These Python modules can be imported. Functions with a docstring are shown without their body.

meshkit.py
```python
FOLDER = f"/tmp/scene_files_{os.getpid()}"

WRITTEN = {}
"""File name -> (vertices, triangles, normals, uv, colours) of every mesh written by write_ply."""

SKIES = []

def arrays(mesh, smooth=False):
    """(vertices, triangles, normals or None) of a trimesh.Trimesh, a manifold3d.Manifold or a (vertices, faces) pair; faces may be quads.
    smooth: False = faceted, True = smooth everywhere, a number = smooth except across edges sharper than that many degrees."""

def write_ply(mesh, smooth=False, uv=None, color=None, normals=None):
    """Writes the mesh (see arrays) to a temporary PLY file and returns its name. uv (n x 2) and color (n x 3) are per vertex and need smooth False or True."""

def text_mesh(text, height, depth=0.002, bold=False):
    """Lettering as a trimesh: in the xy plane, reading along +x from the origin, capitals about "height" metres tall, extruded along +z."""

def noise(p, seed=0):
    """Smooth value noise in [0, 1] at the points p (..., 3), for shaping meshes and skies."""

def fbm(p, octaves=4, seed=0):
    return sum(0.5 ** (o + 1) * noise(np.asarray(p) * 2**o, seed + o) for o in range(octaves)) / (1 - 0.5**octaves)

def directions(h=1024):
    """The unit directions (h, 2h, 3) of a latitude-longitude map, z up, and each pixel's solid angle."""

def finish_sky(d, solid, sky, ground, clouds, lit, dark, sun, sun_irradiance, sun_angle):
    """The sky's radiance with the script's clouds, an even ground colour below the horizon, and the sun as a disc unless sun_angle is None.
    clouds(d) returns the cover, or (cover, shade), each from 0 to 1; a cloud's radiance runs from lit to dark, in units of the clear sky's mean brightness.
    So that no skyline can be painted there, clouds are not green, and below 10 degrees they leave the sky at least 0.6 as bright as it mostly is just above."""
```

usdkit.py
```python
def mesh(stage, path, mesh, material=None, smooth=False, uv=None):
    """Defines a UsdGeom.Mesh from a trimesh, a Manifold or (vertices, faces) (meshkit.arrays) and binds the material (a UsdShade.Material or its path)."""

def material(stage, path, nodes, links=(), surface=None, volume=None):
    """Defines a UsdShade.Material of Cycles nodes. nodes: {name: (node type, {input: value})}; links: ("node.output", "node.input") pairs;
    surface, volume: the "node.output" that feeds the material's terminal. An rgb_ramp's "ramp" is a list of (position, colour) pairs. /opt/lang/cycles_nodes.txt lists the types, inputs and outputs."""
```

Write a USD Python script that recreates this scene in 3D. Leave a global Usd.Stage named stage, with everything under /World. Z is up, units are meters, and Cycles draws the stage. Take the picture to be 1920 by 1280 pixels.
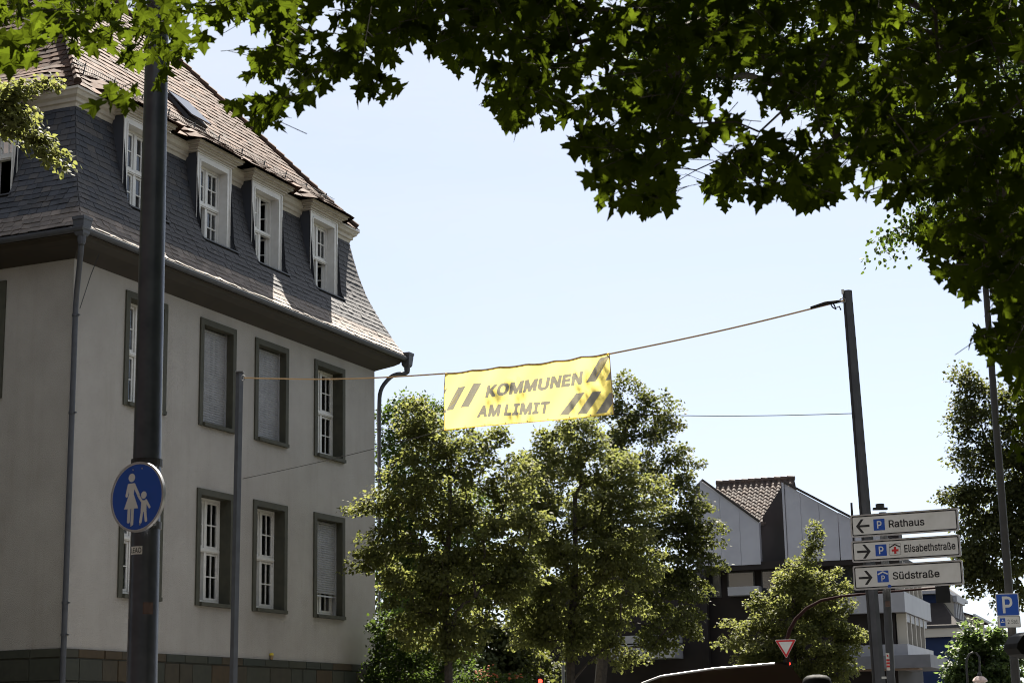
import math, random
import numpy as np, trimesh, shapely
import shapely.geometry as sg
import usdkit, meshkit
from pxr import Usd, UsdGeom, UsdLux, UsdShade, Gf, Sdf, Vt

random.seed(7)
RNG = np.random.default_rng(11)
stage = Usd.Stage.CreateInMemory()
UsdGeom.SetStageUpAxis(stage, UsdGeom.Tokens.z)
UsdGeom.SetStageMetersPerUnit(stage, 1.0)
UsdGeom.Xform.Define(stage, '/World')
UsdGeom.Scope.Define(stage, '/World/Looks')

# ------------------------------------------------------------------ camera, sky, sun, exposure
EXPOSURE = 2.3
SKY = 0.05
SUN = 1.25
SUN_AZ, SUN_EL = math.radians(11.0), math.radians(59)
FOC, PITCH, ROLL, EYE = 3294.16, 0.2181, -0.0198, 1.6
FW = np.array([0, math.cos(PITCH), math.sin(PITCH)]); _r = np.array([1.0, 0, 0]); _u = np.cross(_r, FW)
RT = math.cos(ROLL) * _r + math.sin(ROLL) * _u
UP = math.cos(ROLL) * _u - math.sin(ROLL) * _r
cam = UsdGeom.Camera.Define(stage, '/World/camera')
cam.CreateHorizontalApertureAttr(36.0); cam.CreateVerticalApertureAttr(24.0)
cam.CreateFocalLengthAttr(36.0 * FOC / 1920)
cam.CreateClippingRangeAttr(Gf.Vec2f(0.1, 5000))
cam.CreateExposureAttr(EXPOSURE)
cam.CreateFStopAttr(9.0); cam.CreateFocusDistanceAttr(24.0)
cam.AddTransformOp().Set(Gf.Matrix4d(*RT, 0, *UP, 0, *(-FW), 0, 0, 0, EYE, 1))

usdkit.material(stage, '/World/Looks/sky', {
    'sky': ('sky_texture', {'sky_type': 'single_scattering', 'sun_disc': False, 'sun_elevation': SUN_EL, 'sun_rotation': SUN_AZ,
                            'altitude': 80.0, 'air_density': 0.5, 'aerosol_density': 1.3, 'ozone_density': 1.0}),
    'tc': ('texture_coordinate', {}), 'mp': ('mapping', {'scale': (2.2, 1.2, 6.0), 'rotation': (0.2, 0.5, 0.3)}),
    'n': ('noise_texture', {'scale': 1.6, 'detail': 6.0, 'roughness': 0.6, 'distortion': 0.6}),
    'mr': ('map_range', {'from_min': 0.3, 'from_max': 0.75, 'to_min': 0.42, 'to_max': 0.72}),
    'veil': ('mix_color', {'blend_type': 'mix', 'b': (3.6, 3.8, 3.75), }),      # a thin high veil of cloud over the whole sky
    'bg': ('background_shader', {'strength': SKY})},
    [('tc.generated', 'mp.vector'), ('mp.vector', 'n.vector'), ('n.fac', 'mr.value'), ('mr.result', 'veil.fac'), ('sky.color', 'veil.a'), ('veil.result', 'bg.color')], surface='bg.background')
dome = UsdLux.DomeLight.Define(stage, '/World/sky')
UsdShade.MaterialBindingAPI.Apply(dome.GetPrim()).Bind(UsdShade.Material.Get(stage, '/World/Looks/sky'))
dome.GetPrim().SetCustomDataByKey('kind', 'structure')
sun = UsdLux.DistantLight.Define(stage, '/World/sun')
sun.CreateIntensityAttr(SUN); sun.CreateAngleAttr(0.5); sun.CreateNormalizeAttr(True); sun.CreateColorAttr(Gf.Vec3f(1.0, 0.93, 0.82))
sun.AddRotateXYZOp().Set(Gf.Vec3f(-math.degrees(math.pi / 2 - SUN_EL), 0, -math.degrees(SUN_AZ)))   # +z points at the sun


def ray(x, y):
    return FW + RT * (x - 960) / FOC - UP * (y - 640) / FOC


def at(x, y, Y):
    d = ray(x, y)
    p = d * (Y / d[1])
    p[2] += EYE
    return p


def proj(P):
    P = np.asarray(P, float) - [0, 0, EYE]
    d = P @ FW
    return np.stack([960 + FOC * (P @ RT) / d, 640 - FOC * (P @ UP) / d], -1)


# ------------------------------------------------------------------ helpers
_names = {}


def fresh(path):
    k = _names.get(path, 0)
    _names[path] = k + 1
    return path if k == 0 else f'{path}_{k:03d}'


def keys(prim, label=None, cat=None, group=None, kind=None):
    for k, v in (('label', label), ('category', cat), ('group', group), ('kind', kind)):
        if v:
            prim.SetCustomDataByKey(k, v)


def thing(name, label=None, cat=None, loc=(0, 0, 0), rotz=0.0, group=None, kind=None):
    x = UsdGeom.Xform.Define(stage, fresh('/World/' + name))
    x.AddTranslateOp().Set(Gf.Vec3d(*map(float, loc)))
    if rotz:
        x.AddRotateZOp().Set(float(rotz))
    keys(x.GetPrim(), label, cat, group, kind)
    return x.GetPrim()


class MB:
    def __init__(self):
        self.v, self.f, self.n = [], [], 0

    def add(self, v, f):
        v = np.asarray(v, float).reshape(-1, 3); f = np.asarray(f, int)
        if f.shape[1] == 4:
            f = np.vstack([f[:, [0, 1, 2]], f[:, [0, 2, 3]]])
        self.v.append(v); self.f.append(f + self.n); self.n += len(v)
        return self

    def mesh(self, m):
        if hasattr(m, 'to_mesh'):
            q = m.to_mesh(); return self.add(q.vert_properties[:, :3], q.tri_verts)
        return self.add(m.vertices, m.faces)

    def hexa(self, p):      # 8 corners: bottom 0-3, top 4-7
        return self.add(p, [[0, 3, 2, 1], [4, 5, 6, 7], [0, 1, 5, 4], [1, 2, 6, 5], [2, 3, 7, 6], [3, 0, 4, 7]])

    def box(self, x0, x1, y0, y1, z0, z1, fn=None):
        p = np.array([[x0, y0, z0], [x1, y0, z0], [x1, y1, z0], [x0, y1, z0], [x0, y0, z1], [x1, y0, z1], [x1, y1, z1], [x0, y1, z1]], float)
        if fn is not None:
            p = np.array([fn(*q) for q in p])
        return self.hexa(p)

    def tube(self, pts, r, sides=8, cap=True):
        pts = np.asarray(pts, float)
        r = np.broadcast_to(np.asarray(r, float), (len(pts),))
        t = np.gradient(pts, axis=0); t /= np.linalg.norm(t, axis=1, keepdims=True) + 1e-12
        ref = np.array([0, 0, 1.0]) if np.abs(t[:, 2]).mean() < 0.8 else np.array([1.0, 0.1, 0])
        a = np.cross(t, ref); a /= np.linalg.norm(a, axis=1, keepdims=True) + 1e-12
        b = np.cross(t, a)
        ang = np.arange(sides) * 2 * np.pi / sides
        v = pts[:, None] + r[:, None, None] * (np.cos(ang)[None, :, None] * a[:, None] + np.sin(ang)[None, :, None] * b[:, None])
        i, j = np.meshgrid(np.arange(len(pts) - 1), np.arange(sides), indexing='ij')
        q = np.stack([i * sides + j, i * sides + (j + 1) % sides, (i + 1) * sides + (j + 1) % sides, (i + 1) * sides + j], -1).reshape(-1, 4)
        f = np.vstack([q[:, [0, 1, 2]], q[:, [0, 2, 3]]])
        if cap:
            k = np.arange(1, sides - 1); e = (len(pts) - 1) * sides
            f = np.vstack([f, np.stack([0 * k, k + 1, k], 1), np.stack([e + 0 * k, e + k, e + k + 1], 1)])
        return self.add(v.reshape(-1, 3), f)

    def build(self, name, mat, parent=None, smooth=False, label=None, cat=None, group=None, kind=None):
        path = fresh((str(parent.GetPath()) if parent else '/World') + '/' + name)
        if not self.v:
            return None
        v = np.vstack(self.v); f = np.vstack(self.f)
        m = usdkit.mesh(stage, path, (v, f), '/World/Looks/' + mat if mat else None, smooth=smooth)
        keys(m.GetPrim(), label, cat, group, kind)
        return m.GetPrim()


def poly_mesh(poly, depth):
    polys = [g for g in getattr(poly, 'geoms', [poly]) if g.area > 1e-9]
    return trimesh.util.concatenate([trimesh.creation.extrude_polygon(g, depth, engine='earcut') for g in polys])


def rounded_rect(x0, x1, y0, y1, r):
    return sg.box(x0 + r, y0 + r, x1 - r, y1 - r).buffer(r, quad_segs=4)


def rect_loft(profile, s0, s1, y0, y1, close=False):
    """A moulding that runs round a rectangular plan: profile is (offset outward, z)."""
    v = []
    for o, z in profile:
        v += [[s0 - o, y0 - o, z], [s1 + o, y0 - o, z], [s1 + o, y1 + o, z], [s0 - o, y1 + o, z]]
    f, n = [], len(profile)
    for i in range(n if close else n - 1):
        a, b = 4 * i, 4 * ((i + 1) % n)
        for k in range(4):
            f.append([a + k, a + (k + 1) % 4, b + (k + 1) % 4, b + k])
    return v, f


# ------------------------------------------------------------------ materials
def plain(name, color, rough=0.6, metallic=0.0, spec=0.5, noise=None, bump=None, coat=0.0):
    """noise = (scale, colour b, sharp lo, hi); bump = (scale, distance, strength). Coordinates are the thing's own."""
    nodes = {'p': ('principled_bsdf', {'base_color': color, 'roughness': rough, 'metallic': metallic, 'specular_ior_level': spec, 'coat_weight': coat})}
    links = []
    if noise or bump:
        nodes['g'] = ('texture_coordinate', {})
    if noise:
        sc, cb, lo, hi = noise
        nodes['n'] = ('noise_texture', {'scale': sc, 'detail': 6.0, 'roughness': 0.62})
        nodes['r'] = ('rgb_ramp', {'ramp': [(lo, color), (hi, cb)]})
        links += [('g.object', 'n.vector'), ('n.fac', 'r.fac'), ('r.color', 'p.base_color')]
    if bump:
        sc, dist, st = bump
        nodes['bn'] = ('noise_texture', {'scale': sc, 'detail': 4.0, 'roughness': 0.6})
        nodes['b'] = ('bump', {'distance': dist, 'strength': st})
        links += [('g.object', 'bn.vector'), ('bn.fac', 'b.height'), ('b.normal', 'p.normal')]
    return usdkit.material(stage, '/World/Looks/' + name, nodes, links, surface='p.BSDF')


def leaf_material(name, c_dark, c_light, trans_dark, trans_light, fac=0.5, rough=0.5, scale=0.8, spec=0.4, rnd=0.45):
    usdkit.material(stage, '/World/Looks/' + name, {
        'g': ('geometry', {}), 'tc': ('texture_coordinate', {}),
        'n': ('noise_texture', {'scale': scale, 'detail': 3.0}),
        'half': ('math', {'math_type': 'multiply', 'value2': rnd}), 'add': ('math', {'math_type': 'add'}), 'mul': ('math', {'math_type': 'multiply', 'value2': 1 / (1 + rnd)}),
        'm1': ('mix_color', {'blend_type': 'mix', 'a': c_dark, 'b': c_light}),
        'm2': ('mix_color', {'blend_type': 'mix', 'a': trans_dark, 'b': trans_light}),
        'p': ('principled_bsdf', {'roughness': rough, 'specular_ior_level': spec}),
        't': ('translucent_bsdf', {}), 'x': ('mix_closure', {'fac': fac})},
        [('tc.object', 'n.vector'), ('n.fac', 'add.value1'), ('g.random_per_island', 'half.value1'), ('half.value', 'add.value2'), ('add.value', 'mul.value1'),
         ('mul.value', 'm1.fac'), ('mul.value', 'm2.fac'), ('m1.result', 'p.base_color'), ('m2.result', 't.color'),
         ('p.BSDF', 'x.closure1'), ('t.BSDF', 'x.closure2')], surface='x.closure')


def varied(name, colors, rough=(0.4, 0.6), spec=0.5, fine=14.0, bumpd=0.004):
    """Tone differs from piece to piece (random per island) and within the piece (noise)."""
    usdkit.material(stage, '/World/Looks/' + name, {
        'g': ('geometry', {}), 'n': ('noise_texture', {'scale': fine, 'detail': 5.0, 'roughness': 0.65}),
        'wn': ('white_noise_texture', {'dimensions': '1D'}),
        'oi': ('object_info', {}), 'ad': ('math', {'math_type': 'add'}), 'ad2': ('math', {'math_type': 'multiply_add', 'value2': 97.3}),
        'r': ('rgb_ramp', {'ramp': [(i / (len(colors) - 1), c) for i, c in enumerate(colors)]}),
        'mx': ('mix_color', {'blend_type': 'multiply', 'fac': 0.55}),
        'nr': ('rgb_ramp', {'ramp': [(0.25, (0.45, 0.45, 0.47)), (0.7, (1.25, 1.22, 1.2))]}),
        'mr': ('map_range', {'to_min': rough[0], 'to_max': rough[1]}),
        'b': ('bump', {'distance': bumpd, 'strength': 0.6}),
        'p': ('principled_bsdf', {'specular_ior_level': spec})},
        [('g.position', 'n.vector'), ('g.random_per_island', 'ad2.value1'), ('oi.random', 'ad2.value3'), ('ad2.value', 'wn.w'), ('wn.value', 'r.fac'),
         ('n.fac', 'nr.fac'), ('r.color', 'mx.a'), ('nr.color', 'mx.b'), ('mx.result', 'p.base_color'), ('n.fac', 'mr.value'), ('mr.result', 'p.roughness'),
         ('n.fac', 'b.height'), ('b.normal', 'p.normal')], surface='p.BSDF')


usdkit.material(stage, '/World/Looks/plaster', {
    'g': ('texture_coordinate', {}), 'n': ('noise_texture', {'scale': 0.9, 'detail': 6.0, 'roughness': 0.62}),
    'r': ('rgb_ramp', {'ramp': [(0.32, (0.36, 0.338, 0.312)), (0.72, (0.297, 0.277, 0.253))]}),
    'm': ('mapping', {'scale': (2.6, 2.6, 0.22)}), 'sn': ('noise_texture', {'scale': 1.0, 'detail': 5.0, 'roughness': 0.7}),
    'sr': ('rgb_ramp', {'ramp': [(0.50, (1.0, 1.0, 1.0)), (0.68, (0.93, 0.925, 0.91)), (0.82, (0.80, 0.785, 0.76))]}), 'mx': ('mix_color', {'blend_type': 'multiply', 'fac': 1.0}),
    'sp': ('noise_texture', {'scale': 60.0, 'detail': 2.0}), 'spr': ('rgb_ramp', {'ramp': [(0.60, (1.0, 1.0, 1.0)), (0.74, (0.72, 0.70, 0.68))]}), 'mx2': ('mix_color', {'blend_type': 'multiply', 'fac': 0.7}),
    'bn': ('noise_texture', {'scale': 48.0, 'detail': 4.0, 'roughness': 0.65}), 'b': ('bump', {'distance': 0.016, 'strength': 1.0}),
    'p': ('principled_bsdf', {'roughness': 0.92, 'specular_ior_level': 0.2})},
    [('g.object', 'n.vector'), ('n.fac', 'r.fac'), ('g.object', 'm.vector'), ('m.vector', 'sn.vector'), ('sn.fac', 'sr.fac'), ('r.color', 'mx.a'), ('sr.color', 'mx.b'),
     ('g.object', 'sp.vector'), ('sp.fac', 'spr.fac'), ('mx.result', 'mx2.a'), ('spr.color', 'mx2.b'), ('mx2.result', 'p.base_color'),
     ('g.object', 'bn.vector'), ('bn.fac', 'b.height'), ('b.normal', 'p.normal')], surface='p.BSDF')
plain('jamb_stone', (0.052, 0.050, 0.034), 0.85, noise=(5, (0.036, 0.036, 0.025), 0.4, 0.7), bump=(40, 0.004, 0.6))
varied('base_stone', [(0.034, 0.037, 0.028), (0.042, 0.043, 0.031), (0.03, 0.036, 0.029), (0.055, 0.038, 0.02), (0.036, 0.039, 0.031)], (0.75, 0.95), 0.3, 6.0, 0.01)
plain('mortar', (0.045, 0.045, 0.037), 0.95)
varied('slate', [(0.013, 0.016, 0.026), (0.025, 0.027, 0.037), (0.017, 0.020, 0.030), (0.055, 0.048, 0.046), (0.013, 0.016, 0.025)], (0.66, 0.85), 0.7, 9.0, 0.004)
varied('weathered_slate', [(0.13, 0.105, 0.088), (0.17, 0.14, 0.12), (0.10, 0.082, 0.072), (0.21, 0.17, 0.145), (0.12, 0.098, 0.085)], (0.66, 0.85), 0.7, 9.0, 0.004)  # lighter brown paints sunlight onto the lowest courses of the flare
plain('slate_under', (0.03, 0.032, 0.04), 0.7)
varied('roof_tile', [(0.080, 0.043, 0.029), (0.052, 0.031, 0.023), (0.105, 0.059, 0.040), (0.032, 0.022, 0.018), (0.070, 0.042, 0.031)], (0.7, 0.9), 0.10, 10.0, 0.004)
plain('tile_under', (0.05, 0.04, 0.035), 0.8)
plain('white_paint', (0.60, 0.585, 0.56), 0.45, noise=(6, (0.52, 0.505, 0.475), 0.4, 0.75))
plain('cream_paint', (0.40, 0.36, 0.30), 0.6, noise=(5, (0.32, 0.285, 0.235), 0.4, 0.75))
plain('brown_wood', (0.024, 0.017, 0.011), 0.7, noise=(3, (0.016, 0.012, 0.008), 0.4, 0.7))
plain('zinc', (0.055, 0.058, 0.068), 0.55, metallic=0.1, noise=(8, (0.04, 0.042, 0.05), 0.4, 0.7))
plain('shutter', (0.27, 0.27, 0.28), 0.55, noise=(3, (0.20, 0.20, 0.205), 0.4, 0.75))
plain('interior', (0.06, 0.055, 0.05), 0.9)
plain('curtain', (0.30, 0.31, 0.32), 0.9)
plain('black_metal', (0.018, 0.018, 0.02), 0.5)
plain('mast_paint', (0.13, 0.14, 0.165), 0.36, metallic=0.85, noise=(7, (0.09, 0.098, 0.12), 0.35, 0.7), bump=(60, 0.002, 0.3))
plain('galvanised', (0.20, 0.205, 0.215), 0.55, metallic=0.45, noise=(9, (0.13, 0.135, 0.145), 0.35, 0.7))
plain('dark_steel', (0.075, 0.08, 0.09), 0.5, metallic=0.35, noise=(6, (0.055, 0.058, 0.066), 0.35, 0.7))
plain('red_brown_paint', (0.024, 0.010, 0.009), 0.85, spec=0.08)
plain('sign_white', (0.64, 0.63, 0.61), 0.45, noise=(5, (0.53, 0.52, 0.49), 0.42, 0.8))
plain('sign_blue', (0.012, 0.07, 0.36), 0.4)
plain('sign_red', (0.50, 0.02, 0.025), 0.4)
plain('sign_black', (0.015, 0.015, 0.016), 0.45)
plain('aluminium', (0.45, 0.45, 0.46), 0.4, metallic=0.7)
plain('bark', (0.060, 0.048, 0.038), 0.9, noise=(14, (0.030, 0.025, 0.020), 0.35, 0.65), bump=(30, 0.02, 0.8))
plain('twig_bark', (0.045, 0.036, 0.028), 0.85)
plain('asphalt', (0.05, 0.05, 0.052), 0.9, noise=(3, (0.065, 0.064, 0.062), 0.35, 0.7), bump=(90, 0.006, 0.6))
plain('paving', (0.14, 0.135, 0.125), 0.85, noise=(2, (0.10, 0.097, 0.09), 0.35, 0.7))
plain('soil_grass', (0.045, 0.06, 0.022), 0.95, noise=(1.2, (0.06, 0.06, 0.035), 0.35, 0.7))
plain('panel_white', (0.225, 0.225, 0.25), 0.6, noise=(1.2, (0.18, 0.18, 0.20), 0.4, 0.75))
plain('gable_panel', (0.29, 0.29, 0.335), 0.6, noise=(1.2, (0.24, 0.24, 0.28), 0.4, 0.75))
plain('brown_cladding', (0.016, 0.012, 0.012), 0.75, spec=0.2, noise=(1.5, (0.011, 0.009, 0.009), 0.4, 0.7))
plain('grey_fascia', (0.10, 0.10, 0.115), 0.7, noise=(2, (0.075, 0.075, 0.085), 0.4, 0.7))
plain('soffit_brown', (0.20, 0.14, 0.11), 0.7)
plain('blue_render', (0.012, 0.022, 0.062), 0.85, spec=0.2, noise=(1.5, (0.009, 0.017, 0.05), 0.4, 0.7))
plain('house_brown', (0.10, 0.062, 0.05), 0.85)
plain('dark_brick', (0.075, 0.05, 0.04), 0.9)
plain('house_cream', (0.34, 0.315, 0.28), 0.85)
varied('clay_tile', [(0.06, 0.040, 0.032), (0.045, 0.032, 0.027), (0.075, 0.05, 0.038), (0.04, 0.03, 0.026)], (0.6, 0.8), 0.3, 6.0, 0.004)
plain('dark_roof', (0.026, 0.022, 0.022), 0.8, spec=0.2, noise=(4, (0.036, 0.030, 0.028), 0.4, 0.7))
plain('dark_post', (0.035, 0.033, 0.032), 0.6, noise=(6, (0.025, 0.024, 0.023), 0.35, 0.7))
plain('van_paint', (0.035, 0.020, 0.014), 0.25, coat=0.6)
plain('van_trim', (0.010, 0.010, 0.010), 0.6, spec=0.2)
plain('lamp_glass', (0.55, 0.42, 0.38), 0.35)
plain('flower', (0.30, 0.075, 0.02), 0.7)
plain('yellow_plastic', (0.55, 0.42, 0.03), 0.5)
plain('cup_brown', (0.20, 0.13, 0.06), 0.6)
plain('rope', (0.42, 0.27, 0.13), 0.8)
plain('cable', (0.022, 0.021, 0.02), 0.8, spec=0.1)
usdkit.material(stage, '/World/Looks/red_light', {'e': ('emission', {'color': (1.0, 0.05, 0.03), 'strength': 1.0})}, [], surface='e.emission')
usdkit.material(stage, '/World/Looks/glass', {
    'f': ('fresnel', {'IOR': 1.75}), 't': ('transparent_bsdf', {'color': (0.80, 0.84, 0.83)}), 'g': ('glossy_bsdf', {'color': (0.95, 0.97, 1.0), 'roughness': 0.03}),
    'm': ('mix_closure', {})}, [('f.fac', 'm.fac'), ('t.BSDF', 'm.closure1'), ('g.BSDF', 'm.closure2')], surface='m.closure')
usdkit.material(stage, '/World/Looks/dark_glass', {'p': ('principled_bsdf', {'base_color': (0.02, 0.022, 0.026), 'roughness': 0.08, 'specular_ior_level': 0.6})}, [], surface='p.BSDF')
usdkit.material(stage, '/World/Looks/banner_yellow', {
    'g': ('texture_coordinate', {}), 'w': ('wave_texture', {'scale': 26.0, 'bands_direction': 'x', 'distortion': 0.4}),
    'b': ('bump', {'distance': 0.002, 'strength': 0.25}),
    'p': ('principled_bsdf', {'base_color': (0.80, 0.60, 0.05), 'roughness': 0.5}), 't': ('translucent_bsdf', {'color': (0.93, 0.79, 0.24)}), 'm': ('mix_closure', {'fac': 0.55})},
    [('g.object', 'w.vector'), ('w.fac', 'b.height'), ('b.normal', 'p.normal'), ('p.BSDF', 'm.closure1'), ('t.BSDF', 'm.closure2')], surface='m.closure')
usdkit.material(stage, '/World/Looks/banner_print', {
    'p': ('principled_bsdf', {'base_color': (0.30, 0.30, 0.32), 'roughness': 0.5}), 't': ('translucent_bsdf', {'color': (0.36, 0.40, 1.0)}), 'm': ('mix_closure', {'fac': 0.55})},
    [('p.BSDF', 'm.closure1'), ('t.BSDF', 'm.closure2')], surface='m.closure')
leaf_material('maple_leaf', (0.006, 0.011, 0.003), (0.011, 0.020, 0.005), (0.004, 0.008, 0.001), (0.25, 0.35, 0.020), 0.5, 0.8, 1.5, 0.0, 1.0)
leaf_material('linden_leaf', (0.048, 0.060, 0.018), (0.120, 0.118, 0.044), (0.11, 0.135, 0.026), (0.32, 0.315, 0.10), 0.5, 0.6, 0.9, 0.2)
leaf_material('linden_leaf_pale', (0.048, 0.060, 0.019), (0.122, 0.12, 0.046), (0.115, 0.14, 0.028), (0.31, 0.305, 0.10), 0.5, 0.6, 1.1, 0.2)
leaf_material('green_leaf', (0.020, 0.040, 0.010), (0.045, 0.066, 0.018), (0.05, 0.09, 0.012), (0.13, 0.17, 0.03), 0.45, 0.6, 0.9, 0.2)
leaf_material('fresh_leaf', (0.040, 0.070, 0.022), (0.070, 0.100, 0.038), (0.10, 0.16, 0.035), (0.18, 0.23, 0.07), 0.5, 0.5, 1.0)
leaf_material('dark_leaf', (0.026, 0.036, 0.013), (0.068, 0.072, 0.028), (0.08, 0.10, 0.018), (0.20, 0.20, 0.05), 0.4, 0.6, 0.9, 0.2)

# ------------------------------------------------------------------ ground
MB().box(-600, 600, -200, 900, -0.5, 0.0).build('ground', 'soil_grass', kind='structure', label='flat ground reaching the horizon')
MB().box(-7, 8.2, -60, 400, 0.0, 0.004, lambda x, y, z: (x + 0.36 * (y - 20), y, z)).build('road', 'asphalt', kind='structure', label='asphalt street below the frame')
for a, b in ((-10.4, -7), (8.2, 12.0)):
    MB().box(a, b, -60, 400, 0.0, 0.13, lambda x, y, z: (x + 0.36 * (y - 20), y, z)).build('pavement', 'paving', kind='structure', label='paved footway with kerb beside the street')
# ------------------------------------------------------------------ the town house: local x runs along the street front, y into the house
YAW, HL, HW = 0.4046, 12.11, 13.0
house_at = np.array([-8.2268, 32.0, 0.0])
house = thing('town_house', 'pale rendered three storey house with slate mansard, white dormers and tiled roof', 'house', house_at, 90 - math.degrees(YAW))
_uh = np.array([math.sin(YAW), math.cos(YAW), 0]); _nh = np.array([math.cos(YAW), -math.sin(YAW), 0])


def house_world(x, y, z):
    return house_at + x * _uh - y * _nh + np.array([0, 0, z])


E0 = EYE
Z_BASE, Z_WALL = 1.617 + E0, 8.88 + E0


def front(a, d, z):    # street front: a along the wall, d into the wall
    return (a, d, z)


def side(a, d, z):     # left end wall
    return (d, a, z)


COLS = [(1.64, 3.06), (4.27, 5.66), (6.45, 7.88), (9.08, 10.54)]
ROWS = [(2.62 + E0, 5.02 + E0), (6.33 + E0, 8.62 + E0)]
SIDE_COLS = [(1.56, 2.98), (4.4, 5.8), (7.2, 8.6)]
# wall: hollow shell with openings cut through
import manifold3d as m3


def mbox(x0, x1, y0, y1, z0, z1):
    return m3.Manifold.cube([x1 - x0, y1 - y0, z1 - z0]).translate([x0, y0, z0])


shell = mbox(0, HL, 0, HW, 0.0, Z_WALL + 0.35) - mbox(0.45, HL - 0.45, 0.45, HW - 0.45, -1, Z_WALL + 1)
for z0, z1 in ROWS:
    for x0, x1 in COLS:
        shell = shell - mbox(x0 + 0.02, x1 - 0.02, -0.5, 1.0, z0 + 0.02, z1 - 0.02)
    for y0, y1 in SIDE_COLS:
        shell = shell - mbox(-0.5, 1.0, y0 + 0.02, y1 - 0.02, z0 + 0.02, z1 - 0.02)
MB().mesh(shell).build('wall', 'plaster', house)
MB().box(0.46, HL - 0.46, 0.46, HW - 0.46, 6.9, 7.1).box(0.46, HL - 0.46, 0.46, HW - 0.46, 3.3, 3.5).box(0.46, HL - 0.46, 3.2, 3.3, 3.5, Z_WALL).box(3.2, 3.3, 3.3, HW - 0.46, 3.5, Z_WALL).build('inner_floor', 'interior', house)

# stone base: courses of blocks a little proud of the render
base = MB().box(-0.03, HL + 0.03, -0.03, HW + 0.03, 0, Z_BASE - 0.015).build('base_wall', 'mortar', house)
courses = [(Z_BASE - 0.16, Z_BASE), (Z_BASE - 0.57, Z_BASE - 0.172), (Z_BASE - 1.0, Z_BASE - 0.582), (Z_BASE - 1.45, Z_BASE - 1.012), (Z_BASE - 1.9, Z_BASE - 1.462), (Z_BASE - 2.4, Z_BASE - 1.912)]
for i, (z0, z1) in enumerate(courses):
    for run, length in ((front, HL), (side, 5.0)):
        a = -0.05
        while a < length - 0.02:
            w = RNG.uniform(0.45, 1.0); b = min(a + w, length + 0.05)
            if length - b < 0.25:
                b = length + 0.05
            o = 0.05 + RNG.uniform(0, 0.014)
            mb = MB()
            c = 0.012
            p = []
            for d, k in ((-0.025, 0), (-o, c)):
                p += [run(a + 0.005 + k, d, z0 + k), run(b - 0.005 - k, d, z0 + k), run(b - 0.005 - k, d, z1 - k), run(a + 0.005 + k, d, z1 - k)]
            mb.hexa(p).build('stone', 'base_stone', house)
            a = b


def bevel_box(mb, fn, a0, a1, d0, d1, z0, z1):
    mb.box(a0, a1, d0, d1, z0, z1, fn)


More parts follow.
